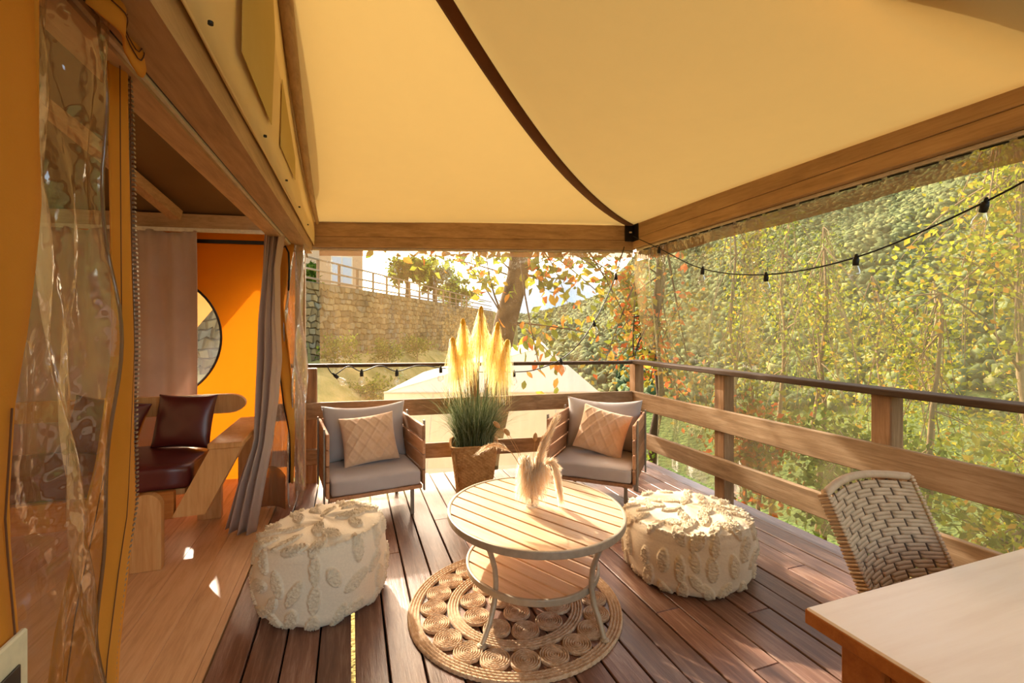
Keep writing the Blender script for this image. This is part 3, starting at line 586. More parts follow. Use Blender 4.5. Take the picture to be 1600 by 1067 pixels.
string('string_light', 'festoon light string hanging from the corner then along the back rail', [(2.55, 3.93, 2.20), (2.447, 3.921, 1.914), (2.34, 3.94, 1.66), (2.226, 3.955, 1.456), (2.07, 3.98, 1.24), (1.92, 4.06, 1.09), (1.65, 4.06, 1.0), (1.446, 4.076, .985), (1.1, 4.15, .99), (.782, 4.22, 1.03), (.58, 4.25, 1.055), (.39, 4.24, 1.01), (.25, 4.29, 1.06), (.091, 4.286, 1.015), (-.02, 4.31, 1.06), (-.137, 4.321, .99), (-.2, 4.36, 1.07)],
       [(1, (0, -.2, .4)), (3, (0, -.3, .4)), (5, (0, -.3, .2)), (7, (0, 0, 0)), (9, (0, 0, 0)), (11, (0, 0, 0)), (13, (0, 0, 0)), (15, (0, -.8, 0))], (2.55, 3.93, 2.20))

# ------------------------------------------------------------------ armchairs
def make_armchair(loc, rz, label):
    e = empty('armchair', loc, rz, label, 'armchair', 'grey cushioned armchairs by the back rail')
    sl = MB().box(-.011, .011, -.32, .32, -.0515, .0515, .004); me = None
    for sx in (-1, 1):
        for k in range(4):
            if me is None: o = sl.build('slat', M['teak_side'], e); me = o.data
            else: o = link('slat', me, None, e)
            o.location = (sx*.335, 0, .285+.1115*k)
    me = None
    for k in range(4):
        if me is None: o = MB().box(-.32, .32, -.011, .011, -.053, .053, .004).build('back_slat', M['teak_side'], e); me = o.data
        else: o = link('back_slat', me, None, e)
        o.location = (0, .315, .285+.1115*k)
    me = leg = None
    for sx in (-1, 1):
        for sy in (-1, 1):
            o = MB().box(-.006, .006, -.016, .016, .17, .70, .002).build('arm_post', M['steel'], e) if me is None else link('arm_post', me, None, e)
            me = o.data; o.location = (sx*.353, sy*.262-.02*(sy > 0), 0)
            o = MB().box(-.0125, .0125, -.0125, .0125, .001, .215, .002).build('leg', M['steel'], e) if leg is None else link('leg', leg, None, e)
            leg = o.data; o.location = (sx*.265, sy*.25, 0)
    MB().box(-.324, .324, -.318, .30, .205, .232, .003).build('seat_frame', M['teak_side'], e)
    o = link('seat_cushion', rounded(.315, .315, .056, .022, 14, .012, .0015, loc[0]), M['greycloth'], e, True); o.location = (0, -.012, .290)
    o = link('back_cushion', pillow(.66, .46, .19, 26, False, loc[0]*3, .17), M['greycloth'], e, True); o.location = (0, .205, .555); o.rotation_euler = (math.radians(80), 0, 0)
    return e
make_armchair((.14, 3.735, 0), math.radians(8), 'grey cushioned armchair left of the pampas pot beside the tent')
make_armchair((1.945, 3.385, 0), math.radians(-42), 'grey cushioned armchair in the railing corner beyond the coffee table')
def on_chair(loc, rz, lx, ly, lz): c, s = math.cos(rz), math.sin(rz); return (loc[0]+c*lx-s*ly, loc[1]+s*lx+c*ly, lz)
R3 = Matrix.Rotation
for loc, rz, roll, lx, lab in (((.14, 3.735), math.radians(8), 4, .0, 'beige cable knit cushion on the armchair beside the tent'), ((1.945, 3.385), math.radians(-42), -12, .03, 'beige cable knit cushion on the armchair in the railing corner')):
    o = throw('throw_cushion', .42, .38, .15, M['knit'], (0, 0, 0), (0, 0, 0), lab, 'cushion', True, 1, 'knitted cushions on the armchairs')
    o.rotation_euler = (R3(rz, 4, 'Z') @ R3(math.radians(68), 4, 'X') @ R3(math.radians(roll), 4, 'Z')).to_euler(); o.location = on_chair(loc, rz, lx, .02, .535)

# ------------------------------------------------------------------ coffee table
ct = empty('coffee_table', (.915, 2.25, .008), label='oval slatted coffee table with metal rim and lower shelf on the jute rug', cat='coffee table')
def oval(parent_name, cx, cy, a, b, z, th, rimw, slat_mat, ang, pitch, gap):
    V = []; F = []; N = 72; q = [(a, z-th), (a, z), (a-rimw, z), (a-rimw, z-th)]
    for k in range(N):
        t = 2*PI*k/N
        for r, zz in q: V.append((cx+math.cos(t)*r, cy+math.sin(t)*(r+b-a), zz))
    F = [(k*4+i, ((k+1) % N)*4+i, ((k+1) % N)*4+(i+1) % 4, k*4+(i+1) % 4) for k in range(N) for i in range(4)]
    o = MB().add(V, F).build(parent_name, M['rim'], ct); bv = o.modifiers.new('soft', 'BEVEL'); bv.width = .004; bv.segments = 2
    ai, bi = a-rimw-.001, b-rimw-.001; c, s = math.cos(ang), math.sin(ang)
    H = math.sqrt((ai*s)**2+(bi*c)**2); n = round(2*H/pitch); w = 2*H/n
    def ends(h):   # intersections of the line at offset h with the ellipse
        A = (c/ai)**2+(s/bi)**2; B = 2*(-c*s*h/ai**2+c*s*h/bi**2); C = (s*h/ai)**2+(c*h/bi)**2-1; D = max(B*B-4*A*C, 0); return (-B-math.sqrt(D))/2/A, (-B+math.sqrt(D))/2/A
    for k in range(n):
        h0, h1 = -H+k*w+gap/2, -H+(k+1)*w-gap/2; m = 7; hs = [h0+(h1-h0)*i/m for i in range(m+1)]
        P = [(ends(h)[1], h) for h in hs]+[(ends(h)[0], h) for h in hs[::-1]]; zz = z-.004+random.uniform(-.001, .0)
        sb = MB(); sb.prism(P, Matrix.Identity(4), .018); x0 = sum(p[0] for p in P)/len(P)
        o = sb.build('slat', M['table_slat'], ct); o.location = (cx, cy, zz-.018); o.rotation_euler = (0, 0, ang)
    xb = MB().bar((cx-c*0-s*(H-.02)*-1, cy+c*(H-.02)*-1, z-.03), (cx+s*(H-.02)*-1, cy+c*(H-.02), z-.03), .03, .014)
    return xb.build('cross_bar', M['rim'], ct)
oval('top_rim', 0, .0, .455, .50, .452, .036, .016, None, math.radians(-62), .088, .013)
oval('shelf_rim', -.035, -.045, .335, .37, .205, .032, .015, None, math.radians(-62), .088, .013)
for fx, fy in ((-.376, -.315), (.147, -.46), (.376, .315), (-.147, .46)):
    r = math.hypot(fx, fy); ux, uy = fx/r, fy/r; e = 1/math.sqrt((ux/.455)**2+(uy/.50)**2)
    P = [(e-.03, .42), (e-.055, .37), (e-.085, .30), (e-.095, .22), (e-.08, .14), (e-.04, .07), (r-.01, .025), (r, .006)]
    rz = np.array(P); q = np.linspace(0, len(P)-1, 24); w_ = [np.exp(-((q[:, None]-np.arange(len(P)))/.62)**2)][0]; w_ /= w_.sum(1)[:, None]; C_ = w_ @ rz
    D = [(ux*a_, uy*a_, z_) for a_, z_ in C_]
    lg = MB().tube(D, .0125, 10).build('leg', M['rim'], ct, True)
    f = MB().lathe([(0, 0), (.021, 0), (.021, .010), (.013, .016), (0, .016)], 14).build('foot_pad', M['rim'], lg); f.location = (ux*r, uy*r, .002)
# ------------------------------------------------------------------ jute rug
rg = empty('jute_rug', (.782, 2.19, .0), label='round jute rug of coiled discs under the coffee table', cat='rug')
def ridges(r0, r1, n, z0=.003, h=.014):
    P = [(r0, z0)]
    for i in range(n):
        a = r0+(r1-r0)*i/n; b = r0+(r1-r0)*(i+1)/n
        P += [(a+(b-a)*.04, z0+h*.35), (a+(b-a)*.25, z0+h*.85), (a+(b-a)*.5, z0+h), (a+(b-a)*.75, z0+h*.85), (a+(b-a)*.96, z0+h*.35)]
    return P+[(r1, z0)]
def band(r0, r1, n, seg):
    V = []; P = ridges(r0, r1, n)
    V = [((r)*math.cos(2*PI*k/seg), r*math.sin(2*PI*k/seg), z+(.0022 if (k+i) % 2 else -.0008)) for i, (r, z) in enumerate(P) for k in range(seg)]
    F = [(i*seg+k, (i+1)*seg+k, (i+1)*seg+(k+1) % seg, i*seg+(k+1) % seg)[::-1] for i in range(len(P)-1) for k in range(seg)]
    return MB().add(V, F)
band(.470, .530, 4, 260).build('braided_band', M['jute'], rg, True); band(.280, .338, 4, 160).build('braided_band', M['jute'], rg, True)
V = []; seg = 30; P = ridges(0.002, .0655, 6)
cm = MB().add([(r*math.cos(2*PI*k/seg), r*math.sin(2*PI*k/seg), z+(.0015 if (k+i) % 2 else 0)) for i, (r, z) in enumerate(P) for k in range(seg)], [(i*seg+k, i*seg+(k+1) % seg, (i+1)*seg+(k+1) % seg, (i+1)*seg+k) for i in range(len(P)-1) for k in range(seg)])
c0_ = None
for R_, n, ph in ((.4045, 20, .08), (.2135, 10, .2), (.075, 3, .3)):
    for k in range(n):
        o = cm.build('coil', M['jute'], rg, True) if c0_ is None else link('coil', c0_, None, rg); c0_ = o.data
        a = ph+2*PI*k/n; o.location = (R_*math.cos(a), R_*math.sin(a), random.uniform(-.0005, .0005)); o.rotation_euler = (0, 0, random.uniform(0, 6))
# ------------------------------------------------------------------ poufs
def pouf(loc, r, h, label, seed, rz):
    rg_ = np.random.default_rng(11); NT, NP = 380, 210
    motifs = []
    for i in range(1500):
        th = rg_.uniform(0, 2*PI); q = rg_.uniform(.15, 1.0); L0 = r+h*.9; k0 = max(min(q*L0, r), .05)
        if all(math.hypot(((th-m[0]+PI) % (2*PI)-PI)*k0, (q-m[1])*L0*.8) > .080 for m in motifs): motifs.append((th, q, rg_.uniform(-.6, .6)+(0 if i % 3 else 1.0), rg_.uniform(.050, .074), rg_.uniform(.024, .033)))
    # profile arclength: top centre -> rim -> side -> bottom
    prof = []
    cr = .07
    for i in range(NP+1):
        s = i/NP; tot = (r-cr)+cr*PI/2+(h-2*cr)+cr*PI/2+(r-cr)*.6; d = s*tot
        if d < r-cr: p = (d, h+.018*(1-(d/(r-cr))**2), 0, 1)
        elif d < r-cr+cr*PI/2: a = (d-r+cr)/cr; p = (r-cr+cr*math.sin(a), h-cr+cr*math.cos(a), math.sin(a), math.cos(a))
        elif d < r-cr+cr*PI/2+h-2*cr: q = d-(r-cr+cr*PI/2); p = (r+.012*math.sin(PI*q/(h-2*cr)), h-cr-q, 1, 0)
        elif d < r-cr+cr*PI+h-2*cr: a = (d-(r-cr+cr*PI/2+h-2*cr))/cr; p = (r-cr+cr*math.cos(a), cr-cr*math.sin(a), math.cos(a), -math.sin(a))
        else: p = (r-cr-(d-(r-cr+cr*PI+h-2*cr)), .002, 0, -1)
        prof.append(p+(d,))
    T = np.linspace(0, 2*PI, NT, endpoint=False); PR = np.array(prof); rad = PR[:, 0][:, None]*np.ones(NT); zz = PR[:, 1][:, None]*np.ones(NT); D = PR[:, 4][:, None]
    tt = T[None, :]*np.ones((NP+1, 1)); disp = np.zeros((NP+1, NT)); tuft = disp.copy(); Ls = r+h*.9
    noise = rg_.normal(size=disp.shape)
    for th, s, an, a, b in motifs:
        dr = np.maximum(rad, .03); dx = ((tt-th+PI) % (2*PI)-PI)*np.maximum(dr, .05); dy = (D-s*Ls)
        X = dx*math.cos(an)+dy*math.sin(an); Y = -dx*math.sin(an)+dy*math.cos(an); e = (X/b)**2+(Y/a)**2*(1+.35*(X/b)**2)
        m = np.clip((1.05-e)*8, 0, 1); disp = np.maximum(disp, m*(.010+.0018*noise)); tuft = np.maximum(tuft, m)
    disp += (.0003+.0012*tuft)*noise+.006*np.sin(tt*3+seed)*np.sin(D*9+seed)+.004*np.sin(tt*7+2*seed)*np.sin(D*21)
    seam = np.exp(-((D-(r-cr*.25))/.010)**2); disp += .007*seam*(1+.4*noise)
    disp *= (PR[:, 1][:, None] > .006)*np.minimum(1, rad/.05)
    nr, nz = PR[:, 2][:, None], PR[:, 3][:, None]; RR = rad+disp*nr; ZZ = np.maximum(zz+disp*nz, .001)
    RR = RR*(1+.03*np.sin(2*tt+seed)*np.minimum(1, ZZ/h)); ZZ = ZZ*(1+.035*np.sin(tt+seed*2)*(ZZ/h)**2)
    V = np.stack([RR*np.cos(tt), RR*np.sin(tt), ZZ], -1).reshape(-1, 3)
    i = np.arange(NP)[:, None]*NT; k = np.arange(NT)[None, :]; F = np.stack([i+k, i+NT+k, i+NT+(k+1) % NT, i+(k+1) % NT], -1).reshape(-1, 4)
    me = np_mesh('pouf', V, F); at_ = me.attributes.new('tuft', 'FLOAT', 'POINT'); at_.data.foreach_set('value', tuft.astype(np.float32).ravel())
    o = link('pouf', me, M['pouf'], None, True); o.location = loc; o.rotation_euler = (0, 0, rz)
    return tag(o, label, 'pouf', 'cream tufted poufs')
pouf((-.135, 2.60, 0), .305, .385, 'tall cream tufted pouf beside the tent floor edge', 1.0, .3)
pouf((1.855, 2.215, 0), .355, .335, 'squat cream tufted pouf between coffee table and dining chair', 2.3, 2.1)

# ------------------------------------------------------------------ pampas in basket
pp = empty('potted_pampas_grass', (1.01, 3.89, 0), math.radians(-12), 'tall golden pampas grass in a woven basket between the armchairs', 'potted plant')
def bsk(u, v, inner=0):
    a = 2*PI*u; w = lerp(.148, .198, v)-inner; n = 5; k = (abs(math.cos(a))**n+abs(math.sin(a))**n)**(-1/n); rib = .006*math.sin(v*90)*(1 if int(u*64) % 2 else -1) if not inner else 0
    return ((w*k+rib)*math.cos(a), (w*k+rib)*math.sin(a), lerp(.003, .405, v)+.006*math.sin(a*3)*v)
bk = MB().grid(bsk, 128, 60).grid(lambda u, v: bsk(1-u, v, .012), 48, 6).build('basket', M['basket'], pp, True)
MB().tube([Vector(bsk(k/64, 1)) for k in range(65)], .011, 6).build('rim', M['basket'], bk, True)
MB().tube([Vector(bsk(.625, k/12))*1.02 for k in range(13)], .010, 6).build('corner_rib', M['basket'], bk, True)
MB().grid(lambda u, v: (bsk(u, .86, .014)[0]*v, bsk(u, .86, .014)[1]*v, .34), 32, 3).build('soil', M['soil'], pp)
bl = []
for i in range(1500):
    a = random.uniform(0, 2*PI); r0 = .15*math.sqrt(random.random()); L = random.uniform(.30, .62); out = random.uniform(.02, .16)+(.16 if random.random() < .15 else 0); dr = random.uniform(.0, .12) if random.random() < .7 else random.uniform(.1, .3)
    a2 = a+random.uniform(-.5, .5)
    bl.append([(r0*math.cos(a)+out*t*t*1.2*math.cos(a2), r0*math.sin(a)+out*t*t*1.2*math.sin(a2), .34+L*t-dr*t**3) for t in (0, .25, .5, .75, 1)])
strands(bl, .007, .0015, 'grass_blades', M['blade'], pp)
Rm = Matrix.Rotation(math.radians(12), 3, 'Z')
for (tx, ty, tz, ln) in ((.82, 3.88, 1.31, .50), (.915, 3.90, 1.47, .56), (1.065, 3.85, 1.575, .60), (1.215, 3.84, 1.44, .56), (1.29, 3.80, 1.29, .52)):
    tip = Rm @ Vector((tx-1.01, ty-3.89, tz)); b = Vector((tip.x*.25, tip.y*.25, .40)); lean = Vector((tip.x, tip.y, 0))*.12
    st_ = [b.lerp(tip, t)+lean*0 for t in np.linspace(0, 1, 12)]; pl = MB().tube(st_[:-2], .006, 6).build('stalk', M['blade'], pp)
    core = MB().tube([b.lerp(tip, t)+Vector((0, 0, 0)) for t in (.74, .82, .9, .97, 1.0, 1.012)], [.010, .016, .020, .022, .017, .004], 8).build('plume_core', M['plume_core'], pl, True)
    S = []
    for i in range(520):
        s0 = random.random(); p0 = tip-(tip-b).normalized()*(s0*.34+.01); a = random.uniform(0, 2*PI); r = random.uniform(.25, 1)*(.035+.085*min(1, s0*1.6)); L = ln*random.uniform(.2, .95)*(.8-.25*s0)
        S.append([(p0.x+r*math.cos(a)*(1-(1-t)**2)*1.1, p0.y+r*math.sin(a)*(1-(1-t)**2)*1.1, p0.z+.07*t*(1-t)*2-L*t**1.7) for t in (0, .2, .42, .66, 1)])
    strands(S, .0045, .0012, 'plume', M['plume'], pl)

# ------------------------------------------------------------------ vase with dried grass
vz = empty('glass_vase', (.905, 2.262, .457), label='small clear glass vase of water on the slatted coffee table', cat='vase')
MB().lathe([(0, .002), (.034, .002), (.038, .01), (.037, .08), (.026, .105), (.018, .118), (.018, .14), (.021, .146), (.019, .146), (.016, .138), (.016, .118), (.024, .103), (.034, .078), (.035, .012), (0, .008)], 24).build('bottle', M['glass'], vz, True)
MB().lathe([(0, .012), (.033, .012), (.033, .055), (0, .055)], 20).build('water', M['glass'], vz)
dg = empty('dried_grass', (.905, 2.262, .47), label='dried pampas and bunny tail stems standing in the glass vase', cat='dried flowers')
def stem(p1, mid=None, r=.0022): 
    q = Vector(p1); m = Vector(mid) if mid else q*.5+Vector((0, 0, .05)); P = [Vector((0, 0, 0))*(1-t)**2+m*2*t*(1-t)+q*t*t for t in np.linspace(0, 1, 12)]
    return MB().tube(P, r, 5).build('stem', M['dry_stem'], dg, True), P
def fluff(par, P, n, rad, ln, name='plume', droop=.5, f0=.35):
    S = []
    for i in range(n):
        k = random.uniform(f0, 1)*(len(P)-1); i0 = min(int(k), len(P)-2); p = P[i0].lerp(P[i0+1], k-i0); d = (P[i0+1]-P[i0]).normalized(); a = random.uniform(0, 2*PI); o1 = d.orthogonal().normalized(); o2 = d.cross(o1)
        w = (o1*math.cos(a)+o2*math.sin(a))*rad*random.uniform(.4, 1)*(1.15-.6*(k/(len(P)-1)))
        S.append([tuple(p+w*(t**.8)+d*ln*t*random.uniform(.5, 1)-Vector((0, 0, droop*ln*t*t)) ) for t in (0, .35, .7, 1)])
    strands(S, .004, .001, name, M['dry'], par)
a, P = stem((.105, -.045, .43), (.02, -.01, .25)); fluff(a, P, 1100, .04, .08, f0=.35, droop=.1)
a, P = stem((.05, -.03, .34), (.0, .0, .2)); fluff(a, P, 600, .02, .06, f0=.35, droop=.1)
a, P = stem((.135, -.06, .05), (.09, -.04, .42)); fluff(a, P, 1200, .04, .06, f0=.4, droop=.3)
a, P = stem((-.03, .01, .23), (-.02, .0, .12)); fluff(a, P, 1700, .085, .13, f0=.2, droop=.9)
a, P = stem((.035, -.02, .20), (.0, .0, .12)); fluff(a, P, 1500, .08, .12, f0=.2, droop=.9)
a, P = stem((-.215, .07, .31), (-.08, .03, .36)); fluff(a, P, 160, .02, .10, f0=.55, droop=.35)
for q in ((-.165, .055, .405), (-.117, .037, .365), (.012, -.008, .335), (.045, -.02, .325)):
    a, P = stem(q, (q[0]*.25, q[1]*.25, q[2]*.7), .0012)
    d = (P[-1]-P[-2]).normalized(); h = MB().tube([P[-1]+d*t for t in (-.004, .006, .02, .034, .042)], [.003, .011, .013, .009, .002], 8).build('bunny_tail', M['plume_core'] if False else M['dry_stem'], a, True)
    fluff(h, [P[-1]+d*t for t in (-.004, .01, .02, .03)], 120, .013, .02, 'tail_fluff', 0, 0)

# ------------------------------------------------------------------ dining table and wicker chair
dt = empty('dining_table', (1.7, .2, 0), label='pale wooden dining table corner nearest the viewer', cat='table'); DO = (1.7, .2, 0)
MB().box(1.0, 2.42, -.55, .787, .712, .75, .004).build('tabletop', [M['dining']], dt, False, DO)
MB().box(.9985, 2.4215, -.5515, .7885, .7125, .7455, .002).build('edge_band', M['dining_edge'], dt, False, DO)
for x in (1.055, 2.27):
    for y in (-.5, .655): MB().box(x, x+.09, y, y+.09, .002, .712, .004).build('leg', M['dining_edge'], dt, False, DO)
for b in ((1.145, 2.27, .69, .715), (1.145, 2.27, -.475, -.45), (1.075, 1.10, -.41, .655), (2.32, 2.345, -.41, .655)): MB().box(*b, .62, .712, .003).build('apron', M['dining_edge'], dt, False, DO)
wc = empty('wicker_chair', (1.615, .62, 0), label='brown woven resin chair pushed up to the dining table', cat='chair'); WO = (1.615, .62, 0)
def wb_pt(u, v, off=0):   # u across, v up the back (0 seat, 1 top)
    z = .44+v*(.447+.018*math.sin(PI*u)-.010*(1-u)); w = lerp(.185, .203, v); return (lerp(-w, w, u), .845+.41*(z-.44)+.05*(v*v)*.4-.035*math.sin(PI*u)*-1-off-WO[1], z)
wv = MB(); ROWS, CP = 40, 10
for r in range(ROWS):
    v0, v1 = (r+.03)/ROWS*.965, (r+.97)/ROWS*.965; n = CP*8; w = n+1; V = []
    for layer in range(2):
        for v in (v0, v1):
            for i in range(n+1):
                u = i/n; k = round(u*CP); dip = math.exp(-((u-k/CP)/(.115/CP))**2) if (k+r//2) % 2 == 0 and 0 < k < CP else 0
                V.append(wb_pt(u*.96+.02, v, .007-.014*dip-(.003 if layer else 0)))
    F = [(i, i+1, w+i+1, w+i) for i in range(n)]+[(2*w+i, 3*w+i, 3*w+i+1, 2*w+i+1) for i in range(n)]+[(i, 2*w+i, 2*w+i+1, i+1) for i in range(n)]+[(w+i, w+i+1, 3*w+i+1, 3*w+i) for i in range(n)]
    wv.add(V, F)
tag(wv.build('weave', M['wicker'], wc, True), kind='stuff')
stk = MB()
for k in range(CP+1): 
    u = .02+.96*k/CP; stk.tube([wb_pt(u, v, -.001) for v in np.linspace(0, .97, 8)], .0045, 6)
tag(stk.build('stakes', M['wicker_dark'], wc, True), kind='stuff')
MB().tube([wb_pt(0, 1, -.004)]+[wb_pt(u, 1, 0) for u in np.linspace(.02, .98, 14)]+[wb_pt(1, 1, -.004)], .013, 8).build('top_rail', M['wicker'], wc, True)
for u in (0, 1):
    sr = MB()
    for k in range(46): p = Vector(wb_pt(u, k/46, -.008)); q = Vector(wb_pt(u, (k+.85)/46, -.008)); sr.bar(p, q, .016 if k % 2 else .018, .040, up=(0, 1, 0), ch=.003)
    sr.build('side_rail', M['wicker'], wc)
o = MB().box(-.20, .20, -.24, .235, .405, .445, .008).build('seat', M['wicker'], wc)
for x in (-.185, .185):
    MB().tube([(x, -.215, .41), (x*1.04, -.23, .0)], .017, 8).build('leg', M['wicker'], wc); MB().tube([(x, .215, .42), (x*1.04, .25, .0)], .017, 8).build('leg', M['wicker'], wc)
# ------------------------------------------------------------------ ground, hill, mountains
WP = (-.52, 23.5); WD = (.4924, .8704); WNRM = (.8704, -.4924)     # stone wall: a point, its direction, the deck side
def gz(x, y):
    s = (x-WP[0])*WNRM[0]+(y-WP[1])*WNRM[1]; b = -.9-1.9*ss(6, 10, y)*ss(-1.5, 2, x)
    b = lerp(b, 0, 1-ss(1, 6, s)); b -= .42*min(max(0, x-4.2), 34)*ss(-6, 3, s-2+max(0, 12-y)*.4)
    if s < -.25: b = 3.35
    return b+.06*math.sin(x*2.1+y*1.3)+.05*math.sin(x*.7-y*2.9)
tag(sheet('ground', lambda u, v: (lerp(-30, 50, u), lerp(-8, 70, v), gz(lerp(-30, 50, u), lerp(-8, 70, v))), 200, 200, M['ground']), 'dry grassy slope falling away below the deck', kind='structure')
def tan_e(az): return table(az, [-10, 15, 24, 30, 38, 46, 55, 67, 85, 105, 130], [.02, .03, .04, .07, .165, .225, .265, .295, .31, .32, .30])
def hillz(az, r):
    t = max(0, min(1, (r-45)/(330-45))); H = tan_e(az)*330+1.4
    return -15+(H+15)*(t**1.15)+6*math.sin(az*.21+r*.02)*t+3*math.sin(az*.5-r*.05)*t - (max(0, r-330)*.4)
def hp_(az, r): a = math.radians(az); return (math.sin(a)*r, math.cos(a)*r, hillz(az, r))
tag(sheet('hill', lambda u, v: hp_(lerp(14, 130, u), lerp(40, 420, v)), 120, 60, M['hill']), 'green forested hillside across the valley', kind='structure')
IV, IF = ico(1)
n = 42000; az = RNG.uniform(18, 118, n); r = np.sqrt(RNG.uniform(70**2, 345**2, n)); P = np.array([hp_(a, b) for a, b in zip(az, r)])
sz = RNG.uniform(.7, 1.5, n)*(.5+.0024*r); S3 = np.stack([sz, sz, sz*RNG.uniform(.8, 1.25, n)], -1); P[:, 2] += sz*.5
TV, TF = scatter(P, S3, IV, IF, RNG); TV += RNG.normal(scale=.28, size=TV.shape)
tag(link('forest', np_mesh('forest', TV, TF), M['forest'], None, True), 'dense forest of rounded trees covering the far hillside', 'forest', kind='stuff')
tag(sheet('mountain', lambda u, v: (lambda a, rr: (math.sin(a)*rr, math.cos(a)*rr, -60+(60+(150+35*math.sin(u*17)+18*math.sin(u*41+1)+60*math.exp(-((u-.62)/.14)**2)))*math.sin(v*PI/2)))(math.radians(lerp(-25, 75, u)), lerp(1100, 1900, v)), 160, 24, M['mountain']), 'hazy blue mountains beyond the valley', kind='structure')

# ------------------------------------------------------------------ stone retaining wall with a rail, house above
swl = empty('stone_wall', (WP[0], WP[1], 0), math.atan2(WD[1], WD[0]), 'tall stone retaining wall behind the tent and the deck', 'wall')
MB().box(-22, 34, .06, .5, -1.2, 3.4).build('core', M['mortar'], swl)
rs = random.Random(5); SW, SH = .46, .30; bx = {}
def bv(i, k):   # shared joint vertices: half-step columns i, course lines k
    if (i, k) not in bx: bx[(i, k)] = (i*SW/2-22+rs.uniform(-.10, .10), -.4+k*SH*.97+(rs.uniform(-.085, .085) if k < 13 else 0))
    return bx[(i, k)]
allst = [[bv(2*c+k % 2+q, k) for q in (0, 1, 2)]+[bv(2*c+k % 2+q, k+1) for q in (2, 1, 0)] for k in range(13) for c in range(int(56/SW))]
def stone_mb(P):
    cx, cz = sum(p[0] for p in P)/6, sum(p[1] for p in P)/6; g = [(lerp(x, cx, .05), lerp(z, cz, .06)) for x, z in P]; f = [(lerp(x, cx, .22), lerp(z, cz, .24)) for x, z in P]; d = rs.uniform(-.07, -.01)
    V = [(x-cx, .1, z-cz) for x, z in g]+[(x-cx, d+rs.uniform(-.02, .02), z-cz) for x, z in f]; return cx, cz, V, [(6, 7, 8, 9, 10, 11)]+[(i, (i+1) % 6, (i+1) % 6+6, i+6) for i in range(6)]
def skey(P): x = sum(p[0] for p in P)/6; z = sum(p[1] for p in P)/6; return math.hypot(WP[0]+WD[0]*x, WP[1]+WD[1]*x)+(100 if z < .3 or not (-11 < x < -8.2 or -3.2 < x < 9) else 0)
allst.sort(key=skey); rest = MB()
for i, P in enumerate(allst):
    cx, cz, V, F = stone_mb(P)
    if i < 290: o = MB().add(V, F).build('stone', M['stone'], swl); o.location = (cx, 0, cz)
    else: rest.add([(x+cx, y, z+cz) for x, y, z in V], F)
tag(rest.build('stone_courses', M['stone'], swl), kind='stuff')
wr = empty('wall_railing', (WP[0], WP[1], 3.38), math.atan2(WD[1], WD[0]), 'thin timber railing along the top of the stone wall', 'railing')
for k in range(20): o = MB().box(-.06, .06, -.05, .05, 0, 1.12, .01).build('post', M['post'], wr); o.location = (-10+1.75*k, .3, 0)
for zz in (.15, .55, 1.05): MB().box(-22, 34, .22, .26, zz, zz+.09, .01).build('rail', M['rail_x'], wr)
hs = empty('house', (-2.2, 37, 3.35), .25, 'pale house with a shuttered window above the stone wall', 'house')
MB().box(-9, 3.2, 0, 8, 0, 6.2).build('wall', M['house'], hs); MB().hexa([(-9.5, -.6, 6.2), (3.8, -.6, 6.2), (3.8, 8.6, 6.2), (-9.5, 8.6, 6.2), (-7, 3.8, 8.2), (1.5, 3.8, 8.2), (1.5, 4.2, 8.2), (-7, 4.2, 8.2)]).build('roof', M['basket'], hs)
for x in (-6.5, -2.6, .9):
    w = MB().box(x-.1, x+1.5, -.08, .02, 1.3, 3.5, .02).build('window', M['white'], hs); MB().box(x, x+.66, -.1, -.085, 1.4, 3.4).build('pane', M['pane'], w); MB().box(x+.74, x+1.4, -.1, -.085, 1.4, 3.4).build('pane', M['pane'], w)
# white neighbouring tent ------------------------------------------------------
nt = empty('safari_tent', (3.4, 12.4, -2.6), 0, 'white canvas tent with a pitched roof on the terrace below the railing', 'tent'); NO = (3.4, 12.4, -2.6)
L_, R_, A_, B_ = (.75, 11.4, -.15), (5.9, 10.2, -.22), (5.19, 11.95, .88), (6.6, 15.9, .95); Lb, Rb = (2.4, 16.2, -.15), (7.6, 15.2, -.2)
MB().add([L_, R_, A_, B_, Lb, Rb], [(0, 1, 2), (0, 2, 3, 4), (1, 5, 3, 2), (4, 3, 5)]).build('roof', M['tent'], nt, False, NO)
dn = lambda p, z=-3.0, k=.0: (p[0], p[1], z)
MB().add([L_, R_, dn(R_), dn(L_)], [(0, 3, 2, 1)]).add([L_, Lb, dn(Lb), dn(L_)], [(0, 1, 2, 3)]).add([R_, Rb, dn(Rb), dn(R_)], [(0, 3, 2, 1)]).build('wall', M['tent'], nt, False, NO)
MB().tube([L_, R_], .03, 6).tube([L_, A_, B_], .02, 6).build('seam', M['tent'], nt, False, NO)
for f in (.22, .5, .78): p = Vector(L_).lerp(Vector(R_), f); MB().tube([p, (p.x-.5, p.y-1.6, -2.6)], .012, 4).build('guy_line', M['white'], nt, False, NO)

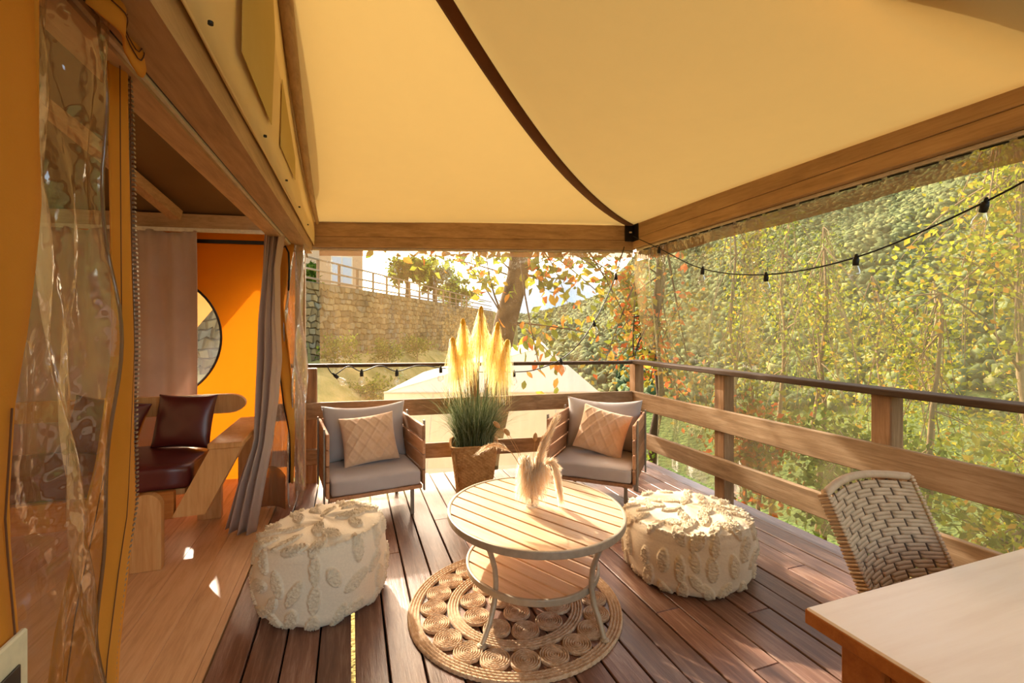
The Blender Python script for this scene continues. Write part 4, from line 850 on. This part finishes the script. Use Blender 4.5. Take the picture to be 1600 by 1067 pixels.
# ------------------------------------------------------------------ trees and shrubs
def tree(name, label, base, top, r0, r1, crown, n, lsize, lm, bm, branches=10, cat='tree', group=None, seed=0, parts=0, twist=.15):
    rg_ = random.Random(seed); ng = np.random.default_rng(seed+50); e = empty(name, base, 0, label, cat, group); B = Vector(base); T = Vector(top)-B; sp = []
    N = 8; path = [T*(k/N)+Vector((rg_.uniform(-1, 1), rg_.uniform(-1, 1), 0))*twist*T.length*.08*(k > 0) for k in range(N+1)]
    MB().tube(path, [lerp(r0, r1, k/N) for k in range(N+1)], 10).build('trunk', bm, e, True)
    bb = MB(); ctr = []
    for c, rad, nb in crown:
        c = Vector(c)-B
        for k in range(nb):
            d = Vector((rg_.gauss(0, 1), rg_.gauss(0, 1), rg_.gauss(0, .8))); d.normalize(); q = c+Vector((d.x*rad[0], d.y*rad[1], d.z*rad[2]))*rg_.uniform(.5, 1)
            i = rg_.randint(4, N); p = path[i]; m = p.lerp(q, .5)+Vector((rg_.uniform(-.15, .15), rg_.uniform(-.15, .15), rg_.uniform(.0, .3)))*(q-p).length
            cv = [p*(1-t)**2+m*2*t*(1-t)+q*t*t for t in np.linspace(0, 1, 8)]; rb = min(r1*.8, .006+.008*(q-p).length); bb.tube(cv, [lerp(rb, rb*.25, t/7) for t in range(8)], 5, False)
            ctr += [(v, .12+.10*(q-p).length*.5) for v in cv[3:]]
    bb.build('branches', bm, e, True)
    sel = ng.integers(0, len(ctr), n); Pn = np.array([ctr[i][0][:] for i in sel])+ng.normal(size=(n, 3))*np.array([ctr[i][1] for i in sel])[:, None]*.8
    size = ng.uniform(.6, 1.15, n)*lsize; big = []
    if parts:
        D = np.linalg.norm(Pn+np.array(B)-np.array([0, 0, 1.4]), axis=1); o_ = np.argsort(D); pi, Pn2, s2 = o_[:parts], Pn[o_[parts:]], size[o_[parts:]]; me = None
        for i in pi:
            o = MB().add([(0, 0, 0), (.26, .35, .05), (.22, .7, .0), (0, 1, -.12), (-.22, .7, 0), (-.26, .35, .05), (0, .5, -.03)], [(0, 1, 6), (1, 2, 6), (2, 3, 6), (3, 4, 6), (4, 5, 6), (5, 0, 6)]).build('leaf', M[lm+'_o'] if lm+'_o' in M else M[lm], e) if me is None else link('leaf', me, None, e)
            me = o.data; o.location = Pn[i]; o.scale = (size[i],)*3; o.rotation_euler = (rg_.uniform(-2.6, -.6), rg_.uniform(-.9, .9), rg_.uniform(0, 6.28))
        Pn, size = Pn2, s2
    V, F = scatter(Pn, size, LEAF_V, LEAF_F, ng); tag(link('foliage', np_mesh('foliage', V, F), M[lm], e), kind='stuff')
    return e
s = Nt('broad single leaves'); oi = s.n('ShaderNodeObjectInfo'); c = s.ramp(oi.outputs['Random'], [(0, '4d5c1a'), (.4, '7d8a28'), (.66, 'a39a30'), (.82, 'c8802c'), (1, 'c8582a')]); d = s.n('ShaderNodeBsdfDiffuse'); t = s.n('ShaderNodeBsdfTranslucent'); s.l(c, d.inputs[0]); s.l(c, t.inputs[0]); M['leaf_chestnut_o'] = s.fin(s.mix(d.outputs[0], t.outputs[0], .55))
tree('broadleaf_tree', 'big leaning tree with broad autumn leaves just behind the back railing', (2.2, 7.9, -1.6), (3.0, 7.5, 4.6), .24, .16,
     [((1.3, 7.6, 2.75), (1.3, .8, .4), 7), ((2.4, 6.9, 2.95), (.9, .7, .35), 6), ((4.0, 7.2, 2.1), (1.0, .8, .8), 9), ((4.2, 6.6, 1.0), (.7, .6, .6), 2), ((4.0, 7.4, 4.3), (1.2, 1.2, .8), 8), ((2.9, 6.4, .8), (.45, .4, .25), 2)], 1500, .20, 'leaf_chestnut', M['trunk'], seed=3, parts=290)
tree('broadleaf_tree', 'rust leaved tree filling the view behind the railing corner', (4.9, 6.6, -1.8), (4.8, 6.4, 3.6), .09, .04,
     [((4.6, 6.2, 1.9), (.9, .9, 1.2), 16), ((3.9, 5.7, .9), (.5, .4, .7), 8), ((5.1, 6.4, .3), (.9, .8, .8), 8)], 1100, .13, 'leaf_red', M['trunk'], seed=9)
sap = [(5.2, 5.2, 3.0, 'leaf_yellow'), (5.9, 4.4, 2.5, 'leaf_yellow'), (6.4, 5.6, 3.2, 'leaf_green'), (6.6, 3.7, 1.8, 'leaf_yellow'), (7.6, 4.6, 2.2, 'leaf_yellow'), (8.4, 6.4, 3.3, 'leaf_green'), (7.2, 6.9, 3.6, 'leaf_yellow'), (9.4, 5.2, 2.2, 'leaf_yellow'), (8.3, 3.3, 1.5, 'leaf_green'), (9.8, 4.0, 1.6, 'leaf_yellow')]
names = ['nearest slim sapling with yellow green leaves outside the valley side railing', 'slim yellow leaved sapling outside the first railing post', 'green sapling standing behind the corner saplings', 'yellow green sapling outside the middle of the valley railing', 'pale yellow sapling further down the valley slope', 'tall green sapling on the slope beyond the railing corner', 'tall yellow sapling behind the railing corner', 'low yellow sapling far down the slope', 'low green sapling beyond the second railing post', 'small yellow sapling furthest down the slope']
for i, (x, y, h, lm) in enumerate(sap):
    b = gz(x, y); tree('sapling', names[i], (x, y, b), (x+random.uniform(-.3, .3), y+random.uniform(-.3, .3), h), .045, .012,
         [((x, y, h-.6), (.7, .7, .9), 9), ((x+.1, y-.1, h-1.8), (.8, .8, .8), 7), ((x, y, (b+h)/2-.4), (.8, .8, .9), 7)], 950, .07, lm, M['twig'], seed=20+i, group='saplings on the slope')
tree('broadleaf_tree', 'bushy yellow leaved tree beside the second railing post on the slope', (7.1, 2.9, gz(7.1, 2.9)), (7.0, 3.0, 3.9), .06, .02, [((6.9, 2.9, 2.9), (.75, .75, .6), 18), ((6.3, 3.1, 2.05), (.7, .6, .5), 14), ((7.0, 2.8, 1.1), (.9, .8, .6), 14)], 2600, .085, 'leaf_yellow', M['twig'], seed=44)
bsh = [(5.0, 3.4, .1, .9, 'leaf_green'), (5.3, 2.2, -.2, .8, 'leaf_yellow'), (6.0, 1.2, -.2, .9, 'leaf_green'), (6.6, 2.6, -.1, 1.0, 'leaf_yellow'), (4.8, 4.4, .1, .7, 'leaf_red'), (7.4, .6, -.3, 1.1, 'leaf_yellow'), (8.8, 2.4, -.4, 1.2, 'leaf_green'), (5.4, .4, -.6, .7, 'leaf_yellow'), (3.6, 6.0, -.6, .7, 'leaf_green'), (6.3, 4.0, -.2, .9, 'leaf_green')]
bn = ['green bush just outside the first railing post', 'low yellow bush outside the railing boards', 'green bush outside the second railing post', 'yellow bush on the slope behind the wicker chair', 'rust coloured bush outside the railing corner', 'wide yellow bush low on the slope nearest the frame edge', 'dark green bush lower down the slope', 'small yellow bush below the dining table railing', 'green bush behind the corner post', 'green bush among the saplings']
for i, (x, y, zc, rr0, lm) in enumerate(bsh):
    b = gz(x, y); tree('shrub', bn[i], (x, y, b), (x, y, zc), .03, .012, [((x, y, zc), (rr0, rr0, rr0*.7), 22), ((x, y, (b+zc)/2), (rr0*.9, rr0*.9, rr0*.6), 12)], 1300, .10, lm, M['twig'], cat='shrub', seed=70+i, group='shrubs on the slope')
wsb = [(-.5, 19.5, .9), (1.6, 22.5, 1.0), (3.5, 26.0, 1.1), (-2.5, 16, .8), (.8, 18, .7)]
wn_ = ['thin pale shrub before the stone wall nearest the tent', 'sparse shrub midway along the stone wall foot', 'sparse shrub at the far end of the stone wall', 'leafy shrub by the stone wall near the plastic flap', 'low shrub in front of the stone wall middle']
for i, (x, y, hh) in enumerate(wsb):
    b = gz(x, y); tree('shrub', wn_[i], (x, y, b-.1), (x, y, b+hh), .03, .01, [((x, y, b+hh*.8), (1.1, 1.0, hh*.7), 24)], 900, .14, 'leaf_green', M['twig'], cat='shrub', seed=90+i, group='shrubs along the stone wall')
for i, (x, y, h, r_, lab) in enumerate(((4.4, 38.5, 7.6, 1.9, 'dark tree right beside the pale house'), (7.4, 43, 8.0, 2.2, 'rounded tree behind the end of the stone wall'), (11.5, 52, 7.4, 2.6, 'broad tree furthest back above the white tent'), (-3.0, 33.4, 5.6, 1.2, 'small green tree above the stone wall near the plastic flap'))):
    b = gz(x, y); tree('background_tree', lab, (x, y, b), (x, y, h-1), .25, .08, [((x, y, h-r_*.8), (r_, r_, r_*.9), 30)], 2600, .42, 'leaf_green', M['trunk'], seed=110+i, group='trees on the upper terrace')
